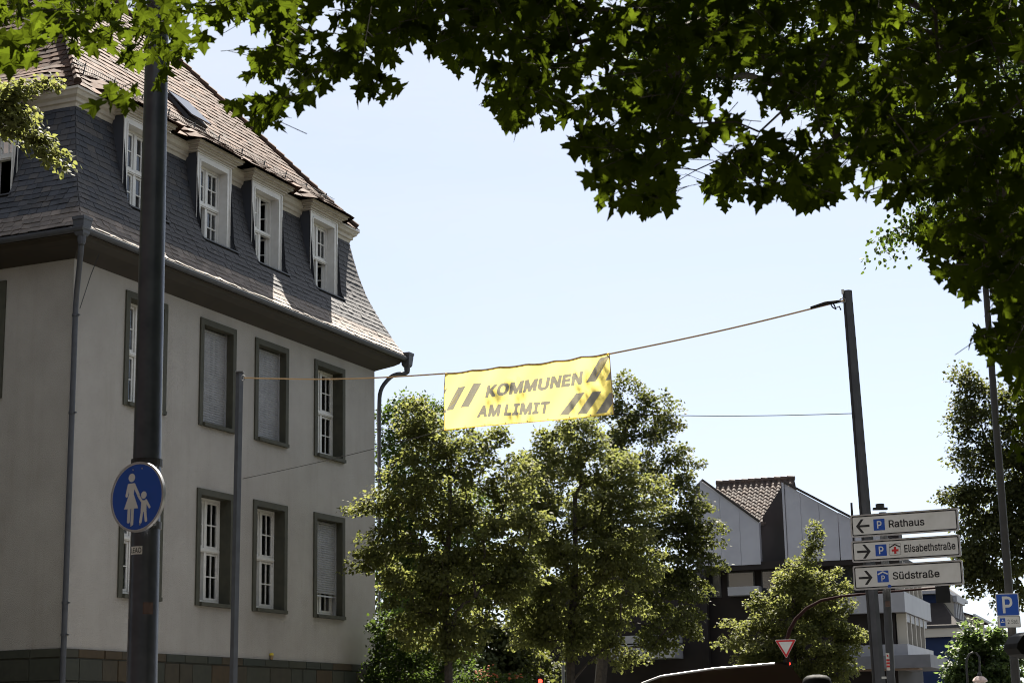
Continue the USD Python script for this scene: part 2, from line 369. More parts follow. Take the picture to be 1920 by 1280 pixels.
def window(parent, fn, a0, a1, z0, z1, d, frame_mat, open_sash=(), shutter=None, tiers=2, rows=2, split=0.5, name='window', tilt=()):
    """a casement window in the opening a0..a1, z0..z1 at depth d: outer frame, four sashes with glazing bars, every pane its own piece."""
    t = 0.055
    mb = MB()
    mb.box(a0, a0 + t, d, d + 0.08, z0, z1, fn).box(a1 - t, a1, d, d + 0.08, z0, z1, fn)
    mb.box(a0 + t, a1 - t, d, d + 0.08, z0, z0 + t, fn).box(a0 + t, a1 - t, d, d + 0.08, z1 - t, z1, fn)
    am, zm = (a0 + a1) / 2, z0 + (z1 - z0) * split
    mb.box(a0 + t, a1 - t, d - 0.025, d + 0.078, zm - 0.045, zm + 0.045, fn)
    mb.box(a0 + t, a1 - t, d - 0.04, d - 0.026, zm - 0.02, zm + 0.02, fn)
    mb.box(am - 0.04, am + 0.04, d - 0.01, d + 0.079, z0 + t, zm - 0.045, fn).box(am - 0.04, am + 0.04, d - 0.01, d + 0.079, zm + 0.045, z1 - t, fn)
    w = mb.build(name, frame_mat, parent)
    for ti, (za, zb) in enumerate(((z0 + t, zm - 0.045), (zm + 0.045, z1 - t))):
        for si, (aa, ab) in enumerate(((a0 + t, am - 0.04), (am + 0.04, a1 - t))):
            key = (ti, si)
            g = fn
            ang = math.radians(78) if key in open_sash else math.radians(7) if key in tilt else 0
            if ang:
                hinge = aa if si == 0 else ab
                sg_ = 1 if si == 0 else -1

                def g(a, dd, z, hinge=hinge, sg_=sg_, ang=ang):
                    r = (a - hinge) * sg_; q = dd - d - 0.06
                    return fn(hinge + sg_ * (r * math.cos(ang) + q * -math.sin(ang)), d + 0.06 + r * math.sin(ang) + q * math.cos(ang), z)
            s = 0.045
            zin0, zin1, ain0, ain1 = za + 0.006 + s, zb - 0.006 - s, aa + 0.006 + s, ab - 0.006 - s
            m = MB()
            m.box(aa + 0.006, ain0, d + 0.012, d + 0.06, za + 0.006, zb - 0.006, g).box(ain1, ab - 0.006, d + 0.012, d + 0.06, za + 0.006, zb - 0.006, g)
            m.box(ain0, ain1, d + 0.012, d + 0.06, za + 0.006, zin0, g).box(ain0, ain1, d + 0.012, d + 0.06, zin1, zb - 0.006, g)
            ac = (ain0 + ain1) / 2
            m.box(ac - 0.013, ac + 0.013, d + 0.018, d + 0.055, zin0, zin1, g)
            zs = np.linspace(zin0, zin1, rows + 1)
            for zc in zs[1:-1]:
                m.box(ain0, ac - 0.013, d + 0.019, d + 0.054, zc - 0.013, zc + 0.013, g).box(ac + 0.013, ain1, d + 0.019, d + 0.054, zc - 0.013, zc + 0.013, g)
            m.build('sash', frame_mat, w)
            for k in range(rows):
                for pa, pb in ((ain0, ac - 0.013), (ac + 0.013, ain1)):
                    e = RNG.uniform(-0.0025, 0.0025)
                    q = [g(pa, d + 0.036 + e, zs[k] + 0.012), g(pb, d + 0.036 - e, zs[k] + 0.012), g(pb, d + 0.036 - e, zs[k + 1] - 0.012), g(pa, d + 0.036 + e, zs[k + 1] - 0.012)]
                    MB().add(q, [[0, 1, 2, 3]]).build('pane', 'glass', w)
    if shutter is not None:
        zt = z1 - 0.02
        zb = z0 + (z1 - z0) * (1 - shutter) + 0.01
        n = int((zt - zb) / 0.052)
        for k in range(n):
            zz = zt - (k + 1) * 0.052
            e = RNG.uniform(-0.002, 0.002)
            p = [fn(a0 + 0.03, d - 0.085, zz), fn(a1 - 0.03, d - 0.085, zz), fn(a1 - 0.03, d - 0.093 + e, zz + 0.022), fn(a0 + 0.03, d - 0.093 + e, zz + 0.022),
                 fn(a1 - 0.03, d - 0.082, zz + 0.047), fn(a0 + 0.03, d - 0.082, zz + 0.047)]
            MB().add(p, [[0, 1, 2], [0, 2, 3], [3, 2, 4], [3, 4, 5]]).build('shutter_slat', 'shutter', w)
        m = MB()
        m.box(a0, a0 + 0.03, d - 0.11, d - 0.02, z0, z1, fn).box(a1 - 0.03, a1, d - 0.11, d - 0.02, z0, z1, fn).box(a0 + 0.03, a1 - 0.03, d - 0.10, d - 0.07, zb - 0.035, zb, fn)
        m.build('shutter_rail', 'aluminium', w)
    return w


def stone_window(fn, a0, a1, z0, z1, **kw):
    """dark stone surround, deep reveal and sill of the lower storeys"""
    t, dp = 0.13, 0.24
    m = MB()
    for x0, x1, y0, y1 in ((a0, a0 + t, z0, z1), (a1 - t, a1, z0, z1), (a0 + t, a1 - t, z1 - t, z1), (a0 + t, a1 - t, z0, z0 + 0.07)):
        m.box(x0, x1, -0.035, dp + 0.1, y0, y1, fn)
    w0, w1, y0, y1 = a0 + t, a1 - t, z0 + 0.10, z1 - t
    w = window(house, fn, w0, w1, y0, y1, dp, 'white_paint', **kw)
    m.build('surround', 'jamb_stone', w)
    s = MB()
    s.hexa([fn(a0 + t + 0.004, -0.085, z0 - 0.0), fn(a1 - t + 0.09, -0.085, z0 - 0.0), fn(a1 - t + 0.09, dp - 0.005, z0 + 0.02), fn(a0 + t + 0.004, dp - 0.005, z0 + 0.02),
            fn(a0 + t + 0.004, -0.085, z0 + 0.075), fn(a1 - t + 0.09, -0.085, z0 + 0.075), fn(a1 - t - 0.002, dp - 0.005, z0 + 0.105), fn(a0 + t + 0.004, dp - 0.005, z0 + 0.105)])
    s.build('sill', 'jamb_stone', w)
    return w


shut = {(1, 1): 1.0, (1, 2): 1.0, (0, 3): 0.80}
for r, (z0, z1) in enumerate(ROWS):
    for c, (x0, x1) in enumerate(COLS):
        stone_window(front, x0, x1, z0, z1, shutter=shut.get((r, c)), tilt=((0, 0),) if (r, c) in ((0, 1), (0, 2)) else ())
    for y0, y1 in SIDE_COLS[:1]:
        stone_window(side, y0, y1, z0, z1)

# eaves: cove, soffit, gutter
MB().add(*rect_loft([(0.004, 8.86 + E0), (0.05, 8.885 + E0), (0.20, 8.95 + E0), (0.36, 9.02 + E0), (0.47, 9.09 + E0), (0.50, 9.15 + E0), (0.53, 9.17 + E0), (0.53, 9.24 + E0), (0.3, 9.3 + E0)], 0, HL, 0, HW)).build('eaves_cove', 'brown_wood', house)
gut = [(0.535 + 0.075 + 0.075 * math.cos(t), 9.245 + E0 + 0.085 * math.sin(t)) for t in np.linspace(-math.pi, 0, 9)]
gut = gut + [(o - 0.006 * math.copysign(1, o - 0.61), z + 0.006) for o, z in gut[::-1]]
MB().add(*rect_loft(gut, 0, HL, 0, HW, close=True)).build('gutter', 'zinc', house)


def hopper(mb, c, w0=0.10, w1=0.135, h=0.36):
    for k, (za, zb, ra, rb) in enumerate(((0, 0.05, w0 * 0.75, w0), (0.05, h - 0.06, w0, w1 - 0.01), (h - 0.06, h, w1, w1 * 1.02))):
        v = [[c[0] + sx * r, c[1] + sy * r, c[2] + z] for z, r in ((za, ra), (zb, rb)) for sx, sy in ((-1, -1), (1, -1), (1, 1), (-1, 1))]
        mb.hexa(v)
    mb.tube([[c[0], c[1], c[2] - 0.16], [c[0], c[1], c[2] - 0.1], [c[0], c[1], c[2] + 0.02]], [0.058, 0.075, 0.08], 10)


def downpipe(points, hop, straps, cable=False):
    pts = np.array(points, float)
    # rounded bends
    fine = [pts[0]]
    for i in range(1, len(pts) - 1):
        a, b, c = pts[i - 1], pts[i], pts[i + 1]
        k = min(0.3, np.linalg.norm(b - a) / 2.1, np.linalg.norm(c - b) / 2.1)
        p, q = b + (a - b) / np.linalg.norm(a - b) * k, b + (c - b) / np.linalg.norm(c - b) * k
        for t in np.linspace(0, 1, 6):
            fine.append((1 - t) ** 2 * p + 2 * t * (1 - t) * b + t * t * q)
    fine.append(pts[-1])
    dpipe = MB().tube(fine, 0.052, 12).build('downpipe', 'zinc', house, smooth=40)
    h = MB(); hopper(h, hop); h.build('hopper_head', 'zinc', dpipe)
    for z in straps:
        x, y = pts[-1][0], pts[-1][1]
        MB().tube([[x, y, z - 0.02], [x, y, z + 0.02]], 0.064, 12).box(x - 0.02, x + 0.02, y - 0.095, y - 0.06, z - 0.012, z + 0.012).build('pipe_strap', 'zinc', dpipe)
    if cable:
        MB().tube([[0.30, -0.34, 8.98 + E0], [0.22, -0.22, 8.55 + E0], [0.10, -0.09, 7.9 + E0]], 0.008, 5).build('earth_wire', 'black_metal', dpipe)


downpipe([(-0.52, -0.55, 9.1 + E0), (-0.5, -0.53, 8.85 + E0), (-0.02, -0.085, 8.05 + E0), (-0.02, -0.085, 7.6 + E0), (-0.02, -0.085, 0.0)], (-0.53, -0.56, 9.09 + E0), [7.75 + E0, 5.9 + E0, 2.42 + E0, 1.85 + E0], cable=True)
downpipe([(HL + 0.62, -0.60, 9.0 + E0), (HL + 0.62, -0.60, 8.86 + E0), (HL + 0.36, -0.34, 8.82 + E0), (HL + 0.14, -0.08, 8.45 + E0), (HL + 0.14, -0.05, 7.9 + E0), (HL + 0.14, -0.05, 0.0)], (HL + 0.62, -0.60, 9.02 + E0), [7.4 + E0, 5.2 + E0, 3.0 + E0])

# mansard: curved under-surface, then slates in courses
MPROF = np.array([(0.60, 9.30), (0.47, 9.47), (0.34, 9.70), (0.20, 10.0), (0.06, 10.28), (-0.06, 10.55), (-0.17, 10.85), (-0.27, 11.2), (-0.37, 11.62), (-0.50, 12.30)]) + [0, E0]

arc = np.r_[0, np.cumsum(np.linalg.norm(np.diff(MPROF, axis=0), axis=1))]


def mans(t):
    return np.array([np.interp(t, arc, MPROF[:, 0]), np.interp(t, arc, MPROF[:, 1])])


DORMERS = [(1.66, 2.98), (4.30, 5.62), (6.52, 7.82), (9.16, 10.46)]
DZ0, DZ1, DY = 10.36 + E0, 12.30 + E0, 0.17
_cut = DZ0 - 0.035
_oz = lambda z: float(np.interp(z, MPROF[:, 1], MPROF[:, 0]))
_low = [(o - 0.02, z) for o, z in MPROF if z < _cut] + [(_oz(_cut) - 0.02, _cut)]
_high = [(_oz(_cut) - 0.02, _cut)] + [(o - 0.02, z) for o, z in MPROF if z > _cut]
core = MB().add(*rect_loft(_low, 0, HL, 0, HW))
for which, length, gaps in (('front', HL, DORMERS), ('side', HW, [(1.58, 2.9)])):
    cuts = [None] + [g for d0, d1 in gaps for g in (d0 + 0.02, d1 - 0.02)] + [None]
    for i in range(0, len(cuts), 2):
        v = []
        for o, z in _high:
            a = -o if cuts[i] is None else cuts[i]
            b = length + o if cuts[i + 1] is None else cuts[i + 1]
            v += [(a, -o, z), (b, -o, z)] if which == 'front' else [(-o, a, z), (-o, b, z)]
        core.add(v, [[2 * k, 2 * k + 1, 2 * k + 3, 2 * k + 2] for k in range(len(_high) - 1)])
v = []
for o, z in _high:
    v += [(HL + o, -o, z), (HL + o, HW + o, z), (-o, HW + o, z)]
core.add(v, [[3 * k + j, 3 * k + j + 1, 3 * k + j + 4, 3 * k + j + 3] for k in range(len(_high) - 1) for j in (0, 1)])
core.build('mansard_core', 'slate_under', house)


def slab(p, thick, out):
    """thin slate or tile: outer face p (4 corners, bottom first) with a visible lower edge and sides"""
    p = np.asarray(p, float); out = np.asarray(out, float)
    q = p - out * thick
    return np.vstack([p, q]), np.array([[0, 1, 2, 3], [4, 5, 1, 0], [5, 6, 2, 1], [7, 4, 0, 3]])


pieces, foot = [], []
EXPO = 0.135
rows = int(arc[-1] / EXPO)
for k in range(rows):
    t0, t1 = k * EXPO, min((k + 1) * EXPO + 0.05, arc[-1])
    (o0, z0), (o1, z1) = mans(t0), mans(t1)
    dn = np.array([z1 - z0, -(o1 - o0)]); dn /= np.linalg.norm(dn)      # outward normal in (o,z)
    for which, length in (('front', HL), ('side', 4.6)):
        a = -o0 + (0.11 if k % 2 else 0.0) - 0.11 + RNG.uniform(-0.02, 0.02)
        end = length + (o0 if which == 'front' else 0)
        while a < end:
            w = RNG.uniform(0.19, 0.27)
            lo, hi = max(a, -o0), min(a + w, end)
            for d0, d1 in (DORMERS if which == 'front' else [(1.58, 2.9)]):
                if z1 > DZ0 - 0.03 and lo < d1 and hi > d0:
                    if lo < d0:
                        hi = d0
                    elif hi > d1:
                        lo = d1
                    else:
                        hi = lo
            if hi - lo > 0.03:
                if True:
                    lift = 0.012 + RNG.uniform(0, 0.007)
                    lift2 = lift + RNG.uniform(-0.003, 0.003)
                    drop = RNG.uniform(-0.012, 0.012, 2)
                    pts = []
                    gap = 0.004
                    lo2 = max(lo, -o1); hi2 = min(hi, (length + o1) if which == 'front' else hi)
                    for aa, o, z, l, dr in ((lo + gap, o0, z0, lift, drop[0]), (hi - gap, o0, z0, lift2, drop[1]), (hi2 - gap, o1, z1, 0.0, 0), (lo2 + gap, o1, z1, 0.0, 0)):
                        oo, zz = o + dn[0] * l + dr * (o0 - o1) * 0, z + dn[1] * l + dr
                        pts.append((aa, -oo, zz) if which == 'front' else (-oo, aa, zz))
                    out = (0, -dn[0], dn[1]) if which == 'front' else (-dn[0], 0, dn[1])
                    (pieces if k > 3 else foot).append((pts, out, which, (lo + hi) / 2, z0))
            a += w


def emit_pieces(pieces, thick, name, mat, rest_name, most=300, rank=None):
    order = sorted(range(len(pieces)), key=rank)
    for i in order[:most]:
        v, f = slab(pieces[i][0], thick, pieces[i][1])
        MB().add(v, f).build(name, mat, house)
    m = MB()
    for i in order[most:]:
        v, f = slab(pieces[i][0], thick, pieces[i][1]); m.add(v, f)
    m.build(rest_name, mat, house, kind='stuff')


def in_view_area(pc):
    w = np.array([house_world(*p) for p in pc[0]])
    q = proj(w)
    x, y = q[:, 0], q[:, 1]
    ar = 0.5 * abs(np.dot(x, np.roll(y, 1)) - np.dot(y, np.roll(x, 1)))
    c = q.mean(0)
    if not (0 < c[0] < 1920 and 0 < c[1] < 1280) or (255 < c[0] < 318) or c[1] < 95:
        ar *= 0.01
    return -ar


emit_pieces(pieces, 0.009, 'slate', 'slate', 'slate_field', most=210, rank=lambda i: in_view_area(pieces[i]))
emit_pieces(foot, 0.010, 'slate', 'weathered_slate', 'eaves_slate_field', most=90, rank=lambda i: in_view_area(foot[i]))  # bottom courses carry the sunlit strip in their colour

# dormers: white architrave, casements, sill, slate cheeks, moulded cornice that breaks forward
opens = [(), ((0, 0),), ((0, 1), (1, 1)), ((0, 0), (0, 1))]


def dormer(fn, d0, d1, op):
    ct = 0.13
    m = MB()
    for x0, x1, y0, y1 in ((d0, d0 + ct, DZ0, DZ1), (d1 - ct, d1, DZ0, DZ1), (d0 + ct, d1 - ct, DZ1 - 0.15, DZ1)):
        m.box(x0, x1, DY, DY + 0.32, y0, y1, fn)
    e = 0.03
    for x0, x1, y0, y1 in ((d0 - 0.012, d0 + e, DZ0, DZ1), (d1 - e, d1 + 0.012, DZ0, DZ1), (d0 + e, d1 - e, DZ1 - e, DZ1)):
        m.box(x0, x1, DY - 0.022, DY - 0.0005, y0, y1, fn)
    for x0, x1, y0, y1 in ((d0 + ct - 0.03, d0 + ct + 0.006, DZ0, DZ1 - 0.15), (d1 - ct - 0.006, d1 - ct + 0.03, DZ0, DZ1 - 0.15), (d0 + ct + 0.006, d1 - ct - 0.006, DZ1 - 0.156, DZ1 - 0.12)):
        m.box(x0, x1, DY - 0.014, DY - 0.0005, y0, y1, fn)
    dm = m.build('dormer', 'white_paint', house)
    # window leaf pieces go on the house's own level of parts, as windows
    window(house, fn, d0 + ct + 0.006, d1 - ct - 0.006, DZ0 + 0.035, DZ1 - 0.157, DY + 0.20, 'white_paint', open_sash=op, split=0.5, name='dormer_window')
    MB().box(d0 - 0.05, d1 + 0.05, -0.07, DY + 0.26, DZ0 - 0.03, DZ0 - 0.003, fn).build('sill', 'zinc', dm)
    ck = MB()
    for a, b in ((d0 - 0.006, d0 - 0.002), (d1 + 0.002, d1 + 0.006)):
        p = [fn(q, y, z) for q in (a, b) for y, z in ((0.03, DZ0 - 0.03), (DY + 0.5, DZ0 - 0.03), (DY + 0.75, DZ1), (DY + 0.02, DZ1), (DY + 0.02, 10.87 + E0))]
        ck.add(p, [[0, 1, 2, 3], [0, 3, 4, 4], [5, 8, 7, 6], [5, 9, 8, 8], [0, 5, 6, 1], [1, 6, 7, 2], [2, 7, 8, 3], [3, 8, 9, 4], [4, 9, 5, 0]])
    ck.build('cheek', 'slate_under', dm)
    MB().box(d0 + 0.2, d1 - 0.2, DY + 1.3, DY + 1.32, DZ0 - 0.3, DZ1, fn).box(d0 - 0.3, d1 + 0.3, DY + 0.5, DY + 1.3, DZ1, DZ1 + 0.02, fn).build('dark_room', 'interior', dm)
    c = MB()
    for k, (pr, za, zb) in enumerate(((0.05, 12.30, 12.345), (0.09, 12.345, 12.39), (0.13, 12.39, 12.42), (0.19, 12.42, 12.475), (0.22, 12.475, 12.50))):
        c.box(d0 - pr - 0.02, d1 + pr + 0.02, DY - pr, DY + 0.6, za + E0, zb + E0, fn)
    c.build('dormer_cornice', 'cream_paint', dm)
    return dm


for (d0, d1), op in zip(DORMERS, opens):
    dormer(front, d0, d1, op)
dormer(side, 1.58, 2.9, ((0, 0), (0, 1)))

MB().add(*rect_loft([(-0.52, 12.12 + E0), (-0.46, 12.13 + E0), (-0.44, 12.20 + E0), (-0.40, 12.22 + E0), (-0.39, 12.29 + E0), (-0.33, 12.33 + E0), (-0.30, 12.40 + E0), (-0.27, 12.42 + E0), (-0.27, 12.47 + E0), (-0.6, 12.5 + E0)], 0, HL, 0, HW)).build('roof_cornice', 'cream_paint', house)

# upper roof: hipped, tile courses sweep forward over each dormer
SLOPE = 1.20
OE, ZE = -0.30, 12.50 + E0
RUN = HL / 2 + OE
MB().add(*rect_loft([(OE - 0.01, ZE - 0.03), (OE - RUN + 0.02, ZE + (RUN - 0.02) * SLOPE - 0.03)], 0, HL, 0, HW)).build('roof_core', 'tile_under', house)
cs = 1 / math.hypot(1, SLOPE)


def swell(x, doors=DORMERS):
    b = 0.0
    for d0, d1 in doors:
        c, h = (d0 + d1) / 2, (d1 - d0) / 2 + 0.26
        u = abs(x - c)
        b = max(b, 1.0 if u < h else max(0.0, 1 - (u - h) / 0.42) if u < h + 0.42 else 0.0)
    return b * b * (3 - 2 * b)


KS = 1.05                    # slope length over which a dormer's sweep dies away


def roof_pt(x, t, which):
    o, z = OE - t * cs, ZE + t * cs * SLOPE
    b = swell(x, DORMERS if which == 'front' else [(1.58, 2.9)])
    if t < KS and b > 0:
        f = (1 - t / KS) * b
        o += 0.44 * f
        z += 0.03 * f * 0 + 0.0
    return o, z


tiles = []
TE = 0.215
nrow = int(RUN / cs / TE)
for k in range(nrow):
    t0, t1 = k * TE - 0.03, (k + 1) * TE + 0.05
    for which, length in (('front', HL), ('side', 6.0)):
        a = -OE - 0.3 + (0.135 if k % 2 else 0)
        while a < length:
            w = 0.27 + RNG.uniform(-0.012, 0.012)
            pts = []
            ok = True
            tone = RNG.uniform(0.018, 0.030)
            tw = RNG.uniform(-0.006, 0.006)
            o_mid = OE - t0 * cs
            lo, hi = max(a, -o_mid - 0.02), min(a + w, length + o_mid + 0.02) if which == 'front' else a + w
            if hi - lo > 0.05:
                for aa, t, l in ((lo + 0.004, t0, tone + tw), (hi - 0.004, t0, tone - tw), (hi - 0.004, t1, 0.002), (lo + 0.004, t1, 0.002)):
                    o, z = roof_pt(aa, t, which)
                    o += l * SLOPE * cs; z += l * cs
                    if which == 'front':
                        pts.append((min(max(aa, -o - 0.03), HL + o + 0.03), -o, z))
                    else:
                        pts.append((-o, max(aa, -o - 0.03), z))
                out = (0, -SLOPE * cs, cs) if which == 'front' else (-SLOPE * cs, 0, cs)
                tiles.append((pts, out, which))
            a += w
emit_pieces(tiles, 0.018, 'roof_tile', 'roof_tile', 'tile_field', rank=lambda i: in_view_area(tiles[i]))
# hip tiles on the two visible hips
for sgn, nm in ((0, 'left'), (1, 'right')):
    for k in range(34):
        t = 0.02 + k * 0.24
        def hp(t, up):
            o, z = OE - t * cs, ZE + t * cs * SLOPE + up
            return ((-o) if sgn == 0 else HL + o, -o, z)
        A, B = np.array(hp(t, 0.055)), np.array(hp(t + 0.28, 0.03))
        MB().tube([A, B], [0.085, 0.07], 7).build('hip_tile', 'roof_tile', house)
# snow guard: brackets and a wire grid
sg_t = 0.62
sgm = MB()
x0, x1 = 0.55, HL - 0.95
def sgp(x, h):
    o, z = OE - sg_t * cs, ZE + sg_t * cs * SLOPE
    return (x, -(o + 0.02 + h * 0.25), z + 0.02 + h)
for h in (0.03, 0.08, 0.13, 0.19):
    sgm.tube([sgp(x0, h), sgp(x1, h)], 0.0055, 4)
for x in np.arange(x0, x1, 0.065):
    sgm.tube([sgp(x, 0.01), sgp(x, 0.2)], 0.004, 3, cap=False)
guard = sgm.build('snow_guard', 'black_metal', house)
for x in np.arange(x0 + 0.4, x1 + 0.2, 0.98):
    MB().tube([sgp(x, -0.05), sgp(x, 0.23)], 0.013, 5).tube([sgp(x, 0.17), (x, -(OE - (sg_t + 0.28) * cs), ZE + (sg_t + 0.28) * cs * SLOPE + 0.04)], 0.010, 4).build('bracket', 'black_metal', guard)
# roof window standing a little open
def rw(x, t, up):
    o, z = OE - t * cs + up * SLOPE * cs, ZE + t * cs * SLOPE + up * cs
    return (x, -o, z)
RWX, RWT = (5.22, 5.98), (1.25, 2.15)
m = MB()
m.hexa([rw(RWX[0], RWT[0], 0.02), rw(RWX[1], RWT[0], 0.02), rw(RWX[1], RWT[1], 0.02), rw(RWX[0], RWT[1], 0.02), rw(RWX[0], RWT[0], 0.11), rw(RWX[1], RWT[0], 0.11), rw(RWX[1], RWT[1], 0.09), rw(RWX[0], RWT[1], 0.09)])
rwp = m.build('roof_window', 'black_metal', house)
MB().hexa([rw(RWX[0] - .02, RWT[0] - .02, 0.17), rw(RWX[1] + .02, RWT[0] - .02, 0.17), rw(RWX[1] + .02, RWT[1], 0.10), rw(RWX[0] - .02, RWT[1], 0.10), rw(RWX[0] - .02, RWT[0] - .02, 0.20), rw(RWX[1] + .02, RWT[0] - .02, 0.20), rw(RWX[1] + .02, RWT[1], 0.13), rw(RWX[0] - .02, RWT[1], 0.13)]).build('skylight_sash', 'dark_glass', rwp)
cup = thing('yellow_cup', 'small yellow-topped cup left standing on the stone ledge of the pale house', 'cup', house_world(7.22, -0.045, Z_BASE))
MB().tube([[0, 0, 0], [0, 0, 0.09]], [0.032, 0.045], 10).build('beaker', 'cup_brown', cup)
MB().tube([[0, 0, 0.09], [0, 0, 0.13], [0, 0, 0.145]], [0.05, 0.045, 0.02], 10).build('lid', 'yellow_plastic', cup)
# ------------------------------------------------------------------ buildings down the street
MY = math.radians(20.0)
mod_at = at(1693, 1150, 62.0); mod_at[2] = 0
_um = np.array([math.sin(MY), math.cos(MY), 0]); _nm = np.array([math.cos(MY), -math.sin(MY), 0])


def mod_local(px, py, off_n=None, off_u=None):
    """pixel -> local (x along the street, y to the left along the front) on the front plane (x = off_u) or the street plane (y = -off_n)"""
    d = ray(px, py)
    o = np.array([0, 0, EYE]) - mod_at
    if off_u is not None:
        t = (off_u - o @ _um) / (d @ _um)
    else:
        t = (off_n - o @ _nm) / (d @ _nm)
    P = o + t * d
    return np.array([P @ _um, -(P @ _nm), P[2]])


def fz(py, off=0.0, px=1650):
    return mod_local(px, py, off_u=off)[2]


def fy(px, off=0.0, py=1100):
    return mod_local(px, py, off_u=off)[1]


mod = thing('office_building', 'brown and white banded office building with saw-tooth tiled roof behind the direction signs', 'office building', mod_at, 90 - math.degrees(MY))
zA, zB, zC, zD, zE_, zF = fz(1047), fz(1110), fz(1148), fz(1208), fz(1230), fz(1254)
YL = fy(935)             # far left end of the front
MLEN = float(mod_local(1740, 1145, off_n=0.0)[0])              # along the street
core = MB().box(0.35, MLEN, 0.35, YL - 0.3, 0, zA).build('wall', 'brown_cladding', mod)
# upper white storey behind the signs, built as the right gable panel
yl2, yr2 = fy(1471), -0.02
joint = fy(1573)


def gable(name, ya, za, yb, zb, zlow_a, zlow_b, x0=-0.30, x1=0.0):
    """upright panel whose top slopes from (ya, za) on its left to (yb, zb)"""
    n = max(1, round(abs(ya - yb) / 0.62))
    for k in range(n):
        f0, f1 = k / n, (k + 1) / n
        L_ = lambda a, b, f: a + (b - a) * f
        p, q = L_(ya, yb, f0) - 0.004, L_(ya, yb, f1) + 0.004
        e = RNG.uniform(-0.004, 0.004)
        MB().hexa([(x0 + e, p, L_(zlow_a, zlow_b, f0)), (x0 + e, q, L_(zlow_a, zlow_b, f1)), (x1, q, L_(zlow_a, zlow_b, f1)), (x1, p, L_(zlow_a, zlow_b, f0)),
                   (x0 + e, p, L_(za, zb, f0)), (x0 + e, q, L_(za, zb, f1)), (x1, q, L_(za, zb, f1)), (x1, p, L_(za, zb, f0))]).build(name, 'gable_panel', mod)


def ztop(px, py, off=-0.3):
    return mod_local(px, py, off_u=off)[2]


def yy(px, py=1000, off=-0.3):
    return mod_local(px, py, off_u=off)[1]


z_pk = ztop(1470, 903); z_jt = ztop(1573, 960); z_end = ztop(1693, 1020)
gable('white_panel', yy(1470), z_pk, yy(1573) + 0.012, z_jt, zA, zA)
gable('white_panel', yy(1573) - 0.012, z_jt, yy(1693) - 0.02, z_end, zA, zA)
gable('white_panel', yy(1316), ztop(1316, 899), yy(1424), ztop(1424, 977), zA, zA)
MB().box(-0.285, 0.9, -0.03, yy(1316) - 0.02, zA - 0.18, zA + 0.10).build('ledge', 'brown_cladding', mod)
MB().box(0.02, 0.9, -0.03, yy(1470) - 0.3, zA, ztop(1640, 985)).build('attic_wall', 'brown_cladding', mod)
# verge strips on the slopes
def verge(pa, pb):
    a, b = mod_local(*pa, off_u=-0.33), mod_local(*pb, off_u=-0.33)
    MB().tube([a, b], 0.05, 6).build('verge', 'dark_roof', mod)
verge((1316, 899), (1424, 977)); verge((1470, 903), (1695, 1021))
# brown splayed side wall between the panels
a, b = mod_local(1470, 903, off_u=-0.32), mod_local(1424, 978, off_u=0.9)
MB().hexa([(a[0], a[1], 0), (b[0], b[1], 0), (b[0] + 0.2, b[1] - 0.1, 0), (a[0] + 0.25, a[1] - 0.02, 0), (a[0], a[1], a[2] - 0.03), (b[0], b[1], b[2]), (b[0] + 0.2, b[1] - 0.1, b[2]), (a[0] + 0.25, a[1] - 0.02, a[2] - 0.03)]).build('side_wall', 'brown_cladding', mod)
c, d_ = mod_local(1316, 899, off_u=-0.3), mod_local(1300, 915, off_u=0.6)
MB().hexa([(c[0], c[1] + 0.02, 0), (d_[0], d_[1], 0), (d_[0] + 0.2, d_[1] - 0.1, 0), (c[0] + 0.25, c[1] + 0.01, 0), (c[0], c[1] + 0.02, c[2]), (d_[0], d_[1], d_[2]), (d_[0] + 0.2, d_[1] - 0.1, d_[2]), (c[0] + 0.25, c[1] + 0.01, c[2])]).build('side_wall', 'brown_cladding', mod)
# tiled roof rising behind the valley
pv = mod_local(1424, 980, off_u=0.6)
pr = mod_local(1466, 905, off_u=2.2); pl = mod_local(1318, 903, off_u=2.2)
xb, zb, xt, zt = pv[0], pv[2] - 0.05, 2.2, (pr[2] + pl[2]) / 2
ya, yb_ = yy(1318), yy(1470)
MB().add([(xb, ya, zb - 0.04), (xb, yb_, zb - 0.04), (xt, yb_, zt - 0.04), (xt, ya, zt - 0.04), (2 * xt - xb, ya, zb), (2 * xt - xb, yb_, zb)], [[0, 1, 2, 3], [3, 2, 5, 4]]).build('roof_deck', 'tile_under', mod)
n_r, n_c = 13, 14
for i in range(n_r):
    for j in range(n_c):
        u0, u1 = i / n_r, (i + 1.15) / n_r
        w = (ya - yb_) / n_c
        y0, y1 = ya - j * w, ya - (j + 1) * w
        X0, X1, Z0, Z1 = xb + (xt - xb) * u0, xb + (xt - xb) * u1, zb + (zt - zb) * u0, zb + (zt - zb) * u1
        ys = np.linspace(y0, y1, 5); hs = np.array([0.02, 0.07, 0.075, 0.03, 0.0]) + RNG.uniform(0, 0.012)
        v = [(X0, ys[k], Z0 + hs[k] + 0.03) for k in range(5)] + [(X1, ys[k], Z1 + hs[k]) for k in range(5)] + [(X0, ys[k], Z0 - 0.0) for k in range(5)]
        f = [[k, k + 1, k + 6, k + 5] for k in range(4)] + [[10 + k, 11 + k, k + 1, k] for k in range(4)]
        MB().add(v, f).build('roof_tile', 'clay_tile', mod)
for j in range(12):
    y = ya - (j + 0.5) * (ya - yb_) / 12
    MB().tube([(xt, y + 0.14, zt + 0.05), (xt, y - 0.14, zt + 0.03)], [0.10, 0.09], 7).build('ridge_tile', 'clay_tile', mod)
ch = mod_local(1459, 900, off_u=2.7)
MB().box(ch[0], ch[0] + 0.4, ch[1] - 0.12, ch[1] + 0.12, zt - 0.3, zt + 0.17).build('vent', 'grey_fascia', mod)
